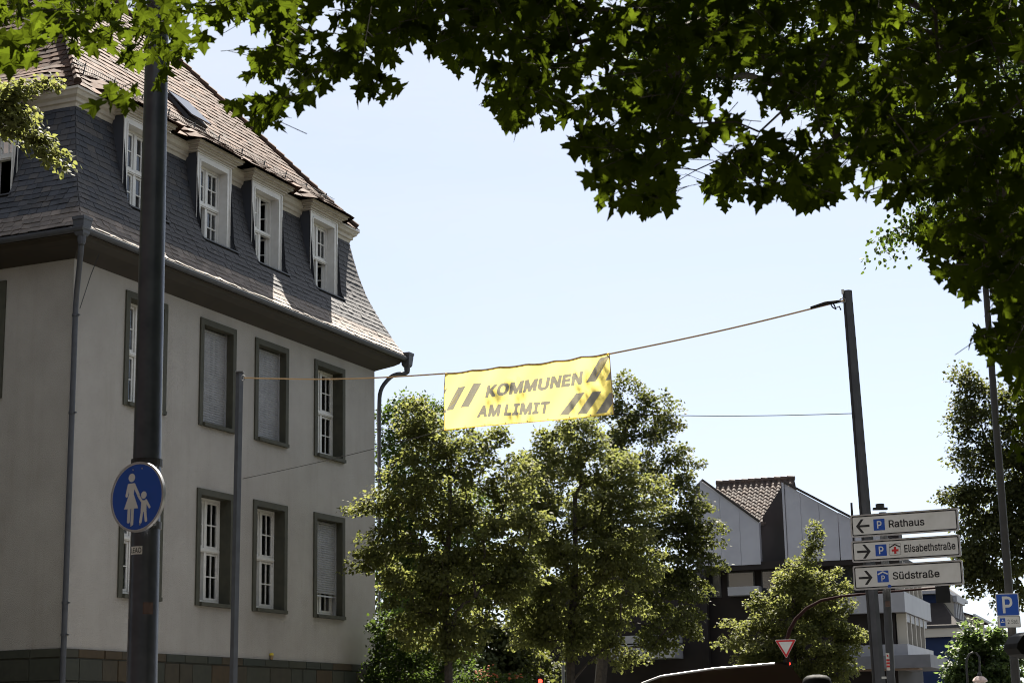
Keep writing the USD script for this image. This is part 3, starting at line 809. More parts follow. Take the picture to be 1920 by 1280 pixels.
# bands of the street corner block
def band(z0, z1, out, mat='panel_white', y_to=None, name='white_band', run=None):
    p = MB()
    p.box(-out, 0.34, -out, (y_to or YL), z0, z1)
    p.box(0.34, run or MLEN, -out, 0.34, z0, z1)
    return p.build(name, mat, mod)
YW = yy(1316)
YS = yy(1562)
band(zC, zB, 0.10, y_to=YS, name='white_band'); band(zE_, zD, 0.10, y_to=YS)
band(zF, zE_ - 0.01, 0.95, 'grey_fascia', y_to=YS, name='canopy', run=float(mod_local(1779, 1258, off_n=0.95)[0]))
MB().box(-0.5, 0.34, -0.5, YS, zF - 0.05, zF - 0.004).build('canopy_soffit', 'soffit_brown', mod)
# wing to the left, seen through the trees
zw = [fz(1192, 0, 1245), fz(1205, 0, 1245), fz(1209, 0, 1245), fz(1235, 0, 1245)]
MB().box(-1.2, 0.0, yy(1268), yy(1150), zw[2] + 0.05, zw[0]).build('white_band', 'panel_white', mod)
MB().box(-1.2, 0.0, yy(1268), yy(1150), zw[3], zw[2]).build('white_band', 'panel_white', mod)
MB().box(-0.5, 0.0, yy(1420), yy(1362), fz(1117, 0, 1390), fz(1101, 0, 1390)).build('balcony', 'panel_white', mod)
# strip windows on the street side: fins and panes
for (za, zb) in ((zD + 0.02, zC - 0.02), (zB + 0.02, zB + 1.1)):
    xs = np.linspace(0.5, MLEN - 0.7, 6)
    for i in range(5):
        w = MB().box(xs[i] + 0.12, xs[i + 1] - 0.12, -0.02, 0.12, zb - 0.28, zb).build('window', 'panel_white', mod)
        MB().box(xs[i] + 0.12, xs[i + 1] - 0.12, 0.24, 0.26, za, zb - 0.29).build('pane', 'dark_glass', w)
        MB().box(xs[i] - 0.07, xs[i] + 0.07, -0.05, 0.30, za, zb - 0.001).build('fin', 'house_cream', w)
MB().box(0.3, MLEN, 0.28, 0.34, zB, zB + 1.5).build('upper_wall', 'brown_cladding', mod)
for i in range(5):      # dark windows of the recessed storey under the gables
    y0 = yy(1600) + i * 1.25
    w = MB().box(0.28, 0.345, y0, y0 + 1.0, zB + 0.1, zA - 0.15).build('window', 'black_metal', mod)
    MB().box(0.27, 0.279, y0 + 0.05, y0 + 0.95, zB + 0.15, zA - 0.2).build('pane', 'dark_glass', w)

# blue house beyond, with white trimmed bay on the street side
bl_at = at(1784, 1200, 78.0); bl_at[2] = 0
blue = thing('blue_house', 'dark blue house with white columned bay beyond the banded office building', 'house', bl_at, 90 - math.degrees(MY))
def bl(px, py, off_u=None, off_n=None):
    d = ray(px, py); o = np.array([0, 0, EYE]) - bl_at
    t = (off_u - o @ _um) / (d @ _um) if off_u is not None else (off_n - o @ _nm) / (d @ _nm)
    P = o + t * d
    return np.array([P @ _um, -(P @ _nm), P[2]])
zt_, zc, zc2 = bl(1775, 1108, off_u=0)[2], bl(1775, 1177, off_u=0)[2], bl(1775, 1193, off_u=0)[2]
MB().box(0, 9, 0, 9, 0, zc).build('wall', 'blue_render', blue)
MB().box(1.4, 9, 0.45, 8.5, zc, zt_).build('upper_wall', 'blue_render', blue)
MB().box(-0.2, 9.2, -0.32, 1.6, zc2, zc).build('cornice', 'house_cream', blue)
MB().box(-0.25, 9.2, -0.42, 1.65, zc + 0.003, zc + 0.12).build('gutter', 'black_metal', blue)
MB().hexa([(0.0, -0.3, zc + .12), (9, -0.3, zc + .12), (9, 3, zc + .12), (0, 3, zc + .12), (1.3, 0.40, zc + 1.2), (9, 0.40, zc + 1.2), (9, 3, zc + 1.2), (1.3, 3, zc + 1.2)]).build('lower_roof', 'dark_roof', blue)
MB().box(1.0, 9.2, 0.1, 8.8, zt_, zt_ + 0.15).build('roof_edge', 'panel_white', blue)
MB().hexa([(1.0, 0.1, zt_ + .15), (9.2, 0.1, zt_ + .15), (9.2, 8.8, zt_ + .15), (1, 8.8, zt_ + .15), (3.0, 2.0, zt_ + 1.6), (8, 2.0, zt_ + 1.6), (8, 7, zt_ + 1.6), (3, 7, zt_ + 1.6)]).build('roof', 'dark_roof', blue)
bay = MB().box(2.0, 5.0, 0.02, 0.5, zc + 0.5, zt_ - 0.05).build('bay', 'house_cream', blue)
for i in range(5):
    MB().box(2.05 + i * 0.68, 2.24 + i * 0.68, -0.08, 0.02, zc + 0.55, zt_ - 0.35).build('column', 'panel_white', bay)
for i in range(4):
    MB().box(2.25 + i * 0.68, 2.72 + i * 0.68, -0.01, 0.015, zc + 0.7, zt_ - 0.5).build('pane', 'dark_glass', bay)
MB().box(1.9, 5.2, -0.16, 0.02, zt_ - 0.34, zt_ - 0.06).build('bay_cornice', 'panel_white', bay)
for i in range(5):
    w = MB().box(0.7 + i * 1.6, 1.75 + i * 1.6, -0.05, 0.02, 3.0, zc2 - 0.4).build('window', 'panel_white', blue)
    MB().box(0.85 + i * 1.6, 1.6 + i * 1.6, -0.06, -0.051, 3.2, zc2 - 0.6).build('pane', 'dark_glass', w)

# houses farther down the street
def far_house(px, py_eave, Y, w, dpt, wall, roofmat, label, py_ridge):
    p = at(px, py_eave, Y); ze = p[2]; p = p.copy(); p[2] = 0
    zr = at(px, py_ridge, Y)[2]
    h = thing('terraced_house', label, 'house', p, 90 - math.degrees(MY))
    MB().box(0, w, 0, dpt, 0, ze).build('wall', wall, h)
    v = [(-0.3, -0.4, ze - 0.1), (w + 0.3, -0.4, ze - 0.1), (w + 0.3, dpt + 0.4, ze - 0.1), (-0.3, dpt + 0.4, ze - 0.1), (-0.3, dpt / 2, zr), (w + 0.3, dpt / 2, zr)]
    MB().add(v, [[0, 1, 5], [0, 5, 4], [2, 3, 4], [2, 4, 5], [1, 2, 5], [3, 0, 4]]).build('roof', roofmat, h)
    MB().box(-0.3, w + 0.3, -0.5, -0.38, ze - 0.16, ze - 0.04).build('gutter', 'panel_white', h)
    for r in range(int((ze - 1) // 2.8)):
        for i in range(int(w // 2)):
            x = 0.6 + i * 2.0
            f = MB().box(x, x + 1.0, -0.06, 0.01, ze - 2.3 - 2.8 * r, ze - 0.7 - 2.8 * r).build('window', 'panel_white', h)
            MB().box(x + 0.1, x + 0.9, -0.075, -0.0605, ze - 2.2 - 2.8 * r, ze - 0.8 - 2.8 * r).build('pane', 'dark_glass', f)
    MB().box(w * 0.5, w * 0.5 + 0.7, dpt / 2 - 0.3, dpt / 2 + 0.3, zr - 0.5, zr + 0.5).build('chimney', 'house_brown', h)
#far
far_house(1811, 1150, 92.0, 9.5, 8, 'house_cream', 'dark_roof', 'cream house with steep dark roof directly beyond the blue house', 1095)
far_house(1832, 1176, 104.0, 11, 8.5, 'house_brown', 'clay_tile', 'brown gabled house farthest down the street behind the pale young tree', 1112)

# unseen houses added right, left and behind the camera to block sky light
oh = thing('opposite_house', 'five storey dark brick house added outside the picture to block sky light', 'house', (22, -8, 0), 90 - math.degrees(MY), group='unseen houses added to block sky light')
MB().box(0, 14.6, 0, 9, 0, 15).build('wall', 'dark_brick', oh)
MB().add([(-.3, -.5, 15), (14.9, -.5, 15), (14.9, 9.5, 15), (-.3, 9.5, 15), (-.3, 4.5, 20), (14.9, 4.5, 20)], [[0, 1, 5, 5], [0, 5, 4, 4], [2, 3, 4, 4], [2, 4, 5, 5], [1, 2, 5, 5], [3, 0, 4, 4]]).build('roof', 'dark_roof', oh)
for r in range(5):
    for c in range(6):
        f_ = MB().box(1.0 + c * 2.3, 2.2 + c * 2.3, 8.99, 9.05, 1.0 + r * 2.9, 2.6 + r * 2.9).build('window', 'dark_roof', oh)
        MB().box(1.1 + c * 2.3, 2.1 + c * 2.3, 9.051, 9.06, 1.1 + r * 2.9, 2.5 + r * 2.9).build('pane', 'dark_glass', f_)


def copy_of(src, x, y, rz):
    o = UsdGeom.Xform.Define(stage, fresh('/World/' + src.GetName()))
    o.GetPrim().GetReferences().AddInternalReference(src.GetPath()); o.GetPrim().SetInstanceable(True)
    for n_ in list(o.GetPrim().GetAttributes()):
        pass
    o.ClearXformOpOrder()
    o.AddTranslateOp().Set(Gf.Vec3d(x, y, 0)); (o.AddRotateZOp() if not o.GetPrim().GetAttribute('xformOp:rotateZ') else UsdGeom.XformOp(o.GetPrim().GetAttribute('xformOp:rotateZ'))).Set(float(rz))
    o.SetXformOpOrder([UsdGeom.XformOp(o.GetPrim().GetAttribute('xformOp:translate')), UsdGeom.XformOp(o.GetPrim().GetAttribute('xformOp:rotateZ'))])
    return o.GetPrim()
for x, y, rz in ((27.4, 6.8, 70), (32.8, 21.6, 70), (-26, -16, 0), (-11, -17, 0), (4, -17, 0), (-34, 2, 0), (-19.5, 2, 0), (-17, 14, 90), (-17, 29, 90)):
    copy_of(oh, x, y, rz)

# ------------------------------------------------------------------ posts, masts and signs
def pole(name, label, cat, pts, radii, mat, sides=16, cap=True, group=None):
    base = np.array([pts[0][0], pts[0][1], 0.0])
    t = thing(name, label, cat, base, group=group)
    MB().tube([np.asarray(p) - base for p in pts], radii, sides, cap).build('shaft', mat, t, smooth=50)
    return t, base


def leaning(px0, py0, px1, py1, Y):
    """top and foot of a post seen at two pixels at about the depth Y"""
    a, b = at(px0, py0, Y), at(px1, py1, Y)
    s = (a[2]) / (a[2] - b[2])
    return a, a + (b - a) * s


top, foot = leaning(289, 300, 266, 1280, 11.0)
big_top = foot + (top - foot) * (9.6 / top[2])
mast, mast_b = pole('lamp_mast', 'thick dark grey street mast with stickers in front of the pale house', 'street mast', [foot, foot + (big_top - foot) * 0.25, big_top], [0.104, 0.093, 0.060], 'mast_paint', 28)
def on_mast(z):
    return foot + (big_top - foot) * (z / big_top[2]) - mast_b
q = on_mast(9.55)
MB().tube([q, q + [0.02, -0.2, 0.25], q + [0.05, -1.2, 0.35]], 0.035, 8).build('lamp_arm', 'mast_paint', mast, smooth=50)
MB().box(q[0] - 0.12, q[0] + 0.2, q[1] - 1.9, q[1] - 1.15, q[2] + 0.27, q[2] + 0.38).build('lamp_head', 'galvanised', mast)
zs = at(257, 870, 10.85)[2]
for z in (at(280, 868, 11)[2], at(280, 985, 11)[2]):
    c = on_mast(z)
    MB().tube([c - [0, 0, 0.022], c + [0, 0, 0.022]], 0.1 + 0.0, 24).build('clamp', 'black_metal', mast)


def curved_sticker(name, px0, px1, py0, py1, mat, parent, label=None, text=None, tmat=None):
    a0 = at((px0 + px1) / 2, (py0 + py1) / 2, 11.0)
    c = on_mast(a0[2]); r = np.interp(a0[2], [0, 2.4, 9.6], [0.104, 0.093, 0.060]) + 0.0012
    w = (px1 - px0) * 10.9 / FOC; h = (py1 - py0) * 10.9 / FOC
    dx = a0[0] - (c[0] + mast_b[0])
    th0 = math.asin(np.clip(dx / r, -0.95, 0.95))
    def wrap(v, lift):
        th = th0 + v[:, 0] / r
        return np.stack([c[0] + (r + lift) * np.sin(th), c[1] - (r + lift) * np.cos(th), a0[2] + v[:, 1]], 1)
    g = np.linspace(-w / 2, w / 2, 9)
    v = np.array([[x, y] for y in (-h / 2, h / 2) for x in g])
    f = [[i, i + 1, i + 10, i + 9] for i in range(8)]
    st = MB().add(wrap(v, 0), f).build(name, mat, parent, label=label)
    if text:
        tm = meshkit.text_mesh(text, h * 0.62, 0.0005, bold=True)
        V = np.array(tm.vertices); V[:, 0] = (V[:, 0] - V[:, 0].min()) / np.ptp(V[:, 0]) * w * 0.88 - w * 0.44; V[:, 1] -= h * 0.31
        MB().add(np.array(wrap(V[:, :2], 0.0008)), tm.faces).build('lettering', tmat, st)
curved_sticker('sticker', 246, 273, 1026, 1041, 'sign_white', mast, 'white sticker with black letters', 'LEAO', 'sign_black')
curved_sticker('sticker', 273, 293, 1130, 1152, 'house_brown', mast, 'weathered brown sticker')
curved_sticker('sticker', 240, 245, 1154, 1160, 'sign_white', mast, 'tiny pale sticker')


def sign_frame(name, label, cat, centre, turn, group=None):
    """an upright sign: local x to the sign's right as read, y away from the reader, z up. turn in degrees: positive = faces left of the camera."""
    t = thing(name, label, cat, centre, -turn * 1.0, group)
    return t


def flat(poly, y, thick, name, mat, parent, label=None):
    m = poly_mesh(poly, thick)
    v = np.array(m.vertices)
    V = np.stack([v[:, 0], y - v[:, 2], v[:, 1]], 1)
    return MB().add(V, m.faces[:, ::-1]).build(name, mat, parent, label=label)


def letters(text, x0, x1, z0, cap, y, mat, parent, name='lettering', bold=False, shear=0.0):
    tm = meshkit.text_mesh(text, cap, 0.0012, bold=bold)
    v = np.array(tm.vertices)
    v[:, 0] += shear * v[:, 1]
    v[:, 0] = (v[:, 0] - v[:, 0].min()) / np.ptp(v[:, 0]) * (x1 - x0) + x0
    V = np.stack([v[:, 0], y - v[:, 2], v[:, 1] + z0], 1)
    return MB().add(V, tm.faces[:, ::-1]).build(name, mat, parent)


def capsule(p, q, r):
    return sg.LineString([p, q]).buffer(r, quad_segs=6)


# round pedestrian sign
pc = at(257.5, 931, 10.84)
ps = sign_frame('pedestrian_sign', 'round blue pedestrian path sign with white woman and child on the thick mast', 'traffic sign', pc, 31)
R = 0.213
flat(sg.Point(0, 0).buffer(R, quad_segs=24), 0.0, 0.003, 'plate', 'sign_white', ps)
flat(sg.Point(0, 0).buffer(R - 0.009, quad_segs=24), -0.0032, 0.0008, 'blue_face', 'sign_blue', ps)
flat(sg.Point(0, 0).buffer(R + 0.006, quad_segs=24).difference(sg.Point(0, 0).buffer(R - 0.004, quad_segs=24)), 0.016, 0.022, 'rim', 'aluminium', ps)
S = R / 66.0      # design units: the disc is 66 units in radius
def fig(pts): return sg.Polygon([(a * S, b * S) for a, b in pts])
def cap_(a, b, r): return capsule((a[0] * S, a[1] * S), (b[0] * S, b[1] * S), r * S)
woman = shapely.union_all([sg.Point(-14 * S, 38 * S).buffer(8.2 * S), fig([(-22, 24), (-6, 24), (-8, 6), (4, -22), (-32, -22), (-20, 6)]), cap_((-21, 24), (-26, 4), 3.2), cap_((-8, 24), (4, 4), 3.2),
                           cap_((-19, -22), (-20, -46), 3.6), cap_((-10, -22), (-11, -51), 3.6), cap_((-20, 23), (-8, 23), 4)])
child = shapely.union_all([sg.Point(18 * S, 2 * S).buffer(7 * S), fig([(12, -8), (25, -8), (26, -30), (11, -30)]), cap_((13, -9), (4, 2), 2.6), cap_((24, -9), (33, -22), 2.6), cap_((15, -28), (11, -49), 3.2), cap_((22, -28), (25, -47), 3.2)])
flat(woman, -0.0045, 0.0008, 'woman_figure', 'sign_white', ps)
flat(child, -0.0045, 0.0008, 'child_figure', 'sign_white', ps)
for a, b in ((-11, 53), (12, 54), (-13, -55), (10, -54)):
    MB().tube([[a * S, -0.0042, b * S], [a * S, -0.008, b * S]], 0.005, 8).build('bolt', 'aluminium', ps)
MB().box(-0.11, 0.13, 0.017, 0.035, 0.165, 0.185).box(-0.11, 0.13, 0.017, 0.035, -0.185, -0.165).build('bracket', 'galvanised', ps)

# banner posts
top, foot = leaning(449.5, 698, 437.5, 1280, 27.5)
lp_top = top
post, pb = pole('banner_post', 'slim grey channel post left of the yellow banner in front of the pale house', 'post', [foot, top], [0.062, 0.058], 'dark_steel', 4)
MB().box(top[0] - pb[0] - 0.065, top[0] - pb[0] + 0.065, top[1] - pb[1] - 0.065, top[1] - pb[1] + 0.065, top[2], top[2] + 0.012).build('cap_plate', 'galvanised', post)
l_low = at(455, 897, 27.45)
rtop, rfoot = leaning(1589, 545, 1649, 1280, 23.0)
rpost, rb = pole('banner_post', 'tall dark steel post right of the banner and behind the direction signs', 'post', [rfoot, rtop], [0.088, 0.060], 'dark_steel', 6)
MB().tube([rtop - rb + [-0.07, -0.03, -0.05], rtop - rb + [-0.07, -0.03, 0.01]], 0.02, 6).build('end_label', 'sign_white', rpost)
for i in range(2):        # raised flange that makes the two-tone shaft
    pass
fl = [rfoot - rb + [-0.082, -0.035, 0], rtop - rb + [-0.058, -0.03, -0.02]]
MB().tube(fl, [0.022, 0.018], 6).build('flange', 'black_metal', rpost)
r_hook = at(1583, 563, 22.95); r_low = at(1598, 775, 22.95)


# the yellow banner, hung on a rope with a little sag and wind
def ban_y(px):
    return np.interp(px, [455, 1590], [27.45, 22.95])
TLp, TRp, BLp, BRp = at(836, 700, ban_y(836)), at(1145, 663, ban_y(1145)), at(833, 806, ban_y(833)), at(1151, 776, ban_y(1151))
bn = np.cross(TRp - TLp, TLp - BLp); bn /= np.linalg.norm(bn)
if bn[1] > 0:
    bn = -bn                  # towards the camera
def ban(u, v, lift=0.0):
    """u 0..1 left to right, v 0..1 bottom to top"""
    u, v = np.asarray(u, float), np.asarray(v, float)
    P = ((1 - u) * (1 - v))[:, None] * BLp + (u * (1 - v))[:, None] * BRp + ((1 - u) * v)[:, None] * TLp + (u * v)[:, None] * TRp
    sag = -0.018 * np.abs(np.sin(np.pi * u * 6)) * v ** 3
    wave = 0.03 * np.sin(3.3 * u * 2 + 1.2 * v) + 0.012 * np.sin(11 * u + 3 * v + 0.7) * (0.4 + v) + 0.006 * np.sin(34 * u - 7 * v)
    P[:, 2] += sag
    return P + (wave + lift)[:, None] * bn
base_b = (TLp + TRp) / 2
banner = thing('banner', 'yellow banner reading KOMMUNEN AM LIMIT hung on a rope above the street', 'banner', base_b)
NU, NV = 90, 30
uu, vv = np.meshgrid(np.linspace(0, 1, NU), np.linspace(0, 1, NV))
P = ban(uu.ravel(), vv.ravel()) - base_b
i, j = np.meshgrid(np.arange(NV - 1), np.arange(NU - 1), indexing='ij')
F = np.stack([i * NU + j, i * NU + j + 1, (i + 1) * NU + j + 1, (i + 1) * NU + j], -1).reshape(-1, 4)
MB().add(P, F).build('cloth', 'banner_yellow', banner, smooth=True)
BW = (np.linalg.norm(TRp - TLp) + np.linalg.norm(BRp - BLp)) / 2; BH = (np.linalg.norm(TLp - BLp) + np.linalg.norm(TRp - BRp)) / 2
def on_banner(poly, name, lift=0.004):
    for g in [g for g in getattr(poly, 'geoms', [poly]) if g.area > 1e-6]:
        pass
    m = poly_mesh(poly.segmentize(0.08), 0.0005)
    v = np.array(m.vertices); k = v[:, 2] < 0.0001
    keep = np.all(~k[m.faces], axis=1)
    return MB().add(ban(v[:, 0] / BW, v[:, 1] / BH, np.full(len(v), lift)) - base_b, m.faces[keep]).build(name, 'banner_print', banner)
def bar(u0, v0, u1, v1, w):      # slanted stripe, clipped to the cloth
    p = sg.Polygon([(u0 * BW, v0 * BH), ((u0 + w) * BW, v0 * BH), ((u1 + w) * BW, v1 * BH), (u1 * BW, v1 * BH)])
    return p.intersection(sg.box(0, 0, BW, BH))
for b_ in ((0.013, 0.335, 0.085, 0.735, 0.045), (0.105, 0.36, 0.18, 0.765, 0.05), (0.85, 0.57, 0.945, 0.955, 0.06), (0.965, 0.56, 1.04, 0.87, 0.07),
           (0.685, 0.07, 0.785, 0.41, 0.055), (0.79, 0.055, 0.885, 0.40, 0.055), (0.895, 0.035, 0.985, 0.35, 0.065)):
    on_banner(bar(*b_), 'stripe')
on_banner(sg.Polygon([(0, 0.62 * BH), (0, 0.70 * BH), (0.022 * BW, 0.73 * BH)]), 'stripe')
on_banner(sg.Polygon([(0, 0.30 * BH), (0.012 * BW, 0.30 * BH), (0.012 * BW, 0.36 * BH), (0, 0.34 * BH)]), 'stripe')
def text_poly(text, cap):
    tm = meshkit.text_mesh(text, cap, 0.001, bold=True)
    v, f = np.array(tm.vertices), np.array(tm.faces)
    top_ = np.all(v[f][:, :, 2] > 0.0005, axis=1)
    return shapely.union_all([sg.Polygon(v[t][:, :2]).buffer(1e-5) for t in f[top_]])
from shapely import affinity
def banner_text(text, u0, u1, v0, v1, drift):
    parts_, x_ = [], 0.0
    for ch_ in text:                 # heavy poster letters, set one by one with a small gap
        if ch_ == ' ':
            x_ += 0.07; continue
        g_ = text_poly(ch_, 0.2).buffer(0.013, join_style='mitre')
        b_ = g_.bounds
        parts_.append(affinity.translate(g_, x_ - b_[0], 0)); x_ += b_[2] - b_[0] + 0.016
    p = shapely.union_all(parts_)
    a = p.bounds
    p = affinity.affine_transform(p, [1, 0.18, 0, 1, 0, 0])
    a = p.bounds
    sx, sy = (u1 - u0) * BW / (a[2] - a[0]), (v1 - v0) * BH / (a[3] - a[1])
    p = affinity.affine_transform(p, [sx, 0, drift * sx, sy, u0 * BW - a[0] * sx, v0 * BH - a[1] * sy - drift * sx * a[0]])
    m = poly_mesh(p.segmentize(0.06), 0.0005)
    v = np.array(m.vertices); k = v[:, 2] < 0.0001
    keep = np.all(~k[m.faces], axis=1)
    MB().add(ban(v[:, 0] / BW, v[:, 1] / BH, np.full(len(v), 0.004)) - base_b, m.faces[keep]).build('lettering', 'banner_print', banner)
banner_text('KOMMUNEN', 0.25, 0.835, 0.485, 0.705, 0.035)
banner_text('AM LIMIT', 0.205, 0.635, 0.155, 0.365, -0.03)
hem = MB()
us = np.linspace(0, 1, 60)
hem.tube(ban(us, np.ones(60) * 0.997, np.full(60, 0.0)) - base_b, 0.008, 5).tube(ban(us, np.zeros(60), np.zeros(60)) - base_b, 0.006, 5)
hem.build('hem', 'banner_yellow', banner)
vs_ = np.linspace(0, 1, 20)
MB().tube(ban(np.zeros(20), vs_, np.zeros(20)) - base_b, 0.007, 5).tube(ban(np.ones(20), vs_, np.zeros(20)) - base_b, 0.007, 5).build('side_hem', 'rope', banner)
for k in range(9):
    e = ban(np.array([(k + 0.1) / 8.2]), np.array([0.02]), np.array([0.006]))[0] - base_b
    MB().tube([e, e + bn * 0.004], 0.011, 8).build('eyelet', 'aluminium', banner)
rp = thing('banner_rope', 'taut carrying rope running from post to post along the top of the yellow banner', 'rope', TLp)
l_hook = at(458, 708, 27.4)
MB().tube(np.vstack([[l_hook + (TLp - l_hook) * t - [0, 0, 0.05 * math.sin(math.pi * t)] for t in np.linspace(0, 1, 14)], ban(us[1:-1], np.ones(58), np.zeros(58)), [TRp + (r_hook - TRp) * t - [0, 0, 0.03 * math.sin(math.pi * t)] for t in np.linspace(0, 1, 14)]]) - TLp, 0.0115, 6).build('rope_line', 'rope', rp)
a = TRp + (r_hook - TRp) * 0.865 - TLp; b = TRp + (r_hook - TRp) * 0.985 - TLp
MB().tube([a, (a + b) / 2 + [0, 0, 0.015], b], [0.022, 0.03, 0.02], 8).build('rope_splice', 'cable', rp)
k_ = a + (b - a) * 0.75
MB().tube([k_, k_ + [0.03, 0, -0.07], k_ + [0.08, 0, -0.05], k_ + [0.10, 0, -0.10]], 0.010, 6).tube([k_ + [-0.04, 0, 0], k_ + [-0.01, 0, -0.06], k_ + [0.04, 0, -0.09]], 0.009, 6).build('rope_tail', 'cable', rp)
MB().tube([[math.cos(t) * 0.03 + l_hook[0] - TLp[0] - 0.02, l_hook[1] - TLp[1], math.sin(t) * 0.045 + l_hook[2] - TLp[2]] for t in np.linspace(0, 2 * math.pi, 12)], 0.009, 5).build('shackle', 'galvanised', rp)
MB().tube([[math.cos(t) * 0.04 + r_hook[0] - TLp[0] - 0.02, r_hook[1] - TLp[1], math.sin(t) * 0.03 + r_hook[2] - TLp[2]] for t in np.linspace(0, 2 * math.pi, 12)], 0.009, 5).build('shackle', 'galvanised', rp)
for nm, A, B, lab in (('stay_wire', l_low, BLp, 'thin lower stay wire from the left post to the banner corner'), ('stay_wire', BRp, r_low, 'thin lower stay wire from the banner corner to the right post')):
    w_ = thing(nm, lab, 'wire', A)
    MB().tube([(B - A) * t - [0, 0, 0.03 * math.sin(math.pi * t)] for t in np.linspace(0, 1, 12)], 0.0055, 5).build('wire_line', 'cable', w_)

# direction signs on their own post
ds_foot_top = leaning(1655, 960, 1671, 1280, 21.15)
sp_, spb = pole('sign_post', 'dark round post carrying the three white direction signs', 'sign post', [ds_foot_top[1], ds_foot_top[0]], [0.052, 0.045], 'dark_steel', 14)
tp = at(1650, 949, 21.1) - spb
MB().tube([tp - [0, 0, 0.03], tp + [0, 0, 0.03]], 0.052, 10).box(tp[0] - 0.085, tp[0] + 0.085, tp[1] - 0.03, tp[1] + 0.03, tp[2] - 0.042, tp[2] - 0.015).build('lamp_cap', 'black_metal', sp_)
tp = at(1597, 953, 21.2) - spb
MB().tube([tp + [0, 0, 0.07], tp + [0, 0, -0.6]], 0.014, 8).build('rod', 'black_metal', sp_)
c_ = at(1663, 1132, 21.1) - spb
MB().tube([c_ + [0, -0.049, -0.032], c_ + [0, -0.0485, 0.032]], 0.03, 10).build('sticker', 'house_brown', sp_)


def p_symbol(parent, x, z, s, roof=False):
    sq = flat(rounded_rect(x - s, x + s, z - s, z + s, s * 0.06), -0.0034, 0.0008, 'parking_symbol', 'sign_blue', parent)
    h = s * (1.25 if not roof else 0.95); zz = z - s * (0.62 if not roof else 0.78)
    letters('P', x - h * 0.30, x + h * 0.36, zz, h, -0.0046, 'sign_white', sq, name='letter', bold=True)
    if roof:
        flat(sg.LineString([(x - s * 0.88, z + s * 0.38), (x, z + s * 0.82), (x + s * 0.88, z + s * 0.38)]).buffer(s * 0.12, cap_style='flat', join_style='mitre'), -0.0044, 0.0008, 'roof_mark', 'sign_white', sq)


def arrow_poly(x, z, s, right):
    k = 1 if right else -1
    shaft = sg.box(x - s if right else x - s * 0.7, z - s * 0.16, x + s * 0.7 if right else x + s, z + s * 0.16)
    head = sg.Polygon([(x + k * s, z), (x + k * s * 0.22, z + s * 1.0), (x - k * s * 0.18, z + s * 1.0), (x + k * s * 0.56, z), (x - k * s * 0.18, z - s * 1.0), (x + k * s * 0.22, z - s * 1.0)])
    return shapely.union_all([shaft, head])


SIGNS = [('Rathaus', False, ('P',), (1595, 1797, 965, 951, 1007, 996), (0.175, 0.27, 0.0, 0.36, 0.69), 'white direction sign reading Rathaus with left arrow, topmost of three'),
         ('Elisabethstraße', True, ('P', '+'), (1597, 1801, 1013, 1000, 1053, 1046), (0.175, 0.275, 0.405, 0.49, 0.955), 'white direction sign reading Elisabethstraße with red cross, middle of three'),
         ('Südstraße', True, ('R',), (1600, 1806, 1059, 1050, 1104, 1097), (0.18, 0.275, 0.0, 0.365, 0.79), 'white direction sign reading Südstraße with roofed parking symbol, lowest of three')]
for text, right, syms, (x0, x1, yl0, yr0, yl1, yr1), (fa, fp, fc, ft0, ft1), lab in SIGNS:
    A, B = at(x0, (yl0 + yl1) / 2, 21.18), at(x1, (yr0 + yr1) / 2, 20.62)
    W = np.linalg.norm((B - A)[:2]); H = (yl1 - yl0) * 21.4 / FOC * 0.985
    ang = math.degrees(math.atan2(B[1] - A[1], B[0] - A[0]))
    s = thing('direction_sign', lab, 'direction sign', (A + B) / 2, ang)
    flat(rounded_rect(-W / 2, W / 2, -H / 2, H / 2, 0.022), 0.0, 0.003, 'panel', 'sign_white', s)
    flat(rounded_rect(-W / 2, W / 2, -H / 2, H / 2, 0.022).difference(rounded_rect(-W / 2 + 0.010, W / 2 - 0.010, -H / 2 + 0.010, H / 2 - 0.010, 0.018)), 0.02, 0.026, 'rim', 'aluminium', s)
    flat(rounded_rect(-W / 2 + 0.016, W / 2 - 0.016, -H / 2 + 0.016, H / 2 - 0.016, 0.018).difference(rounded_rect(-W / 2 + 0.029, W / 2 - 0.029, -H / 2 + 0.029, H / 2 - 0.029, 0.012)), -0.0034, 0.0008, 'border', 'sign_black', s)
    flat(arrow_poly(-W / 2 + W * 0.115, -0.004, 0.083, right), -0.0034, 0.0008, 'arrow', 'sign_black', s)
    p_symbol(s, -W / 2 + W * fp, 0.0, 0.068, roof=syms[0] == 'R')
    if '+' in syms:
        cx = -W / 2 + W * fc
        q_ = flat(rounded_rect(cx - 0.068, cx + 0.068, -0.068, 0.068, 0.004).difference(rounded_rect(cx - 0.065, cx + 0.065, -0.065, 0.065, 0.003)), -0.0034, 0.0008, 'hospital_symbol', 'sign_black', s)
        flat(shapely.union_all([sg.box(cx - 0.013, -0.052, cx + 0.013, 0.030), sg.box(cx - 0.041, -0.024, cx + 0.041, 0.002)]), -0.0034, 0.0008, 'red_cross', 'sign_red', q_)
        flat(sg.LineString([(cx - 0.064, 0.026), (cx, 0.058), (cx + 0.064, 0.026)]).buffer(0.007, cap_style='flat', join_style='mitre'), -0.0036, 0.0008, 'roof_mark', 'sign_black', q_)
    letters(text, -W / 2 + W * ft0, -W / 2 + W * ft1, -0.04, 0.083, -0.0034, 'sign_black', s, bold=True)
    MB().box(-W / 2 + 0.05, W / 2 - 0.05, 0.021, 0.035, -0.02, 0.02).build('stiffener', 'galvanised', s)
    if text == 'Südstraße':
        flat(sg.Point(-W / 2 + W * 0.33, -H / 2 + 0.022).buffer(0.022), -0.0046, 0.0008, 'sticker', 'lamp_blue' if False else 'sign_blue', s)

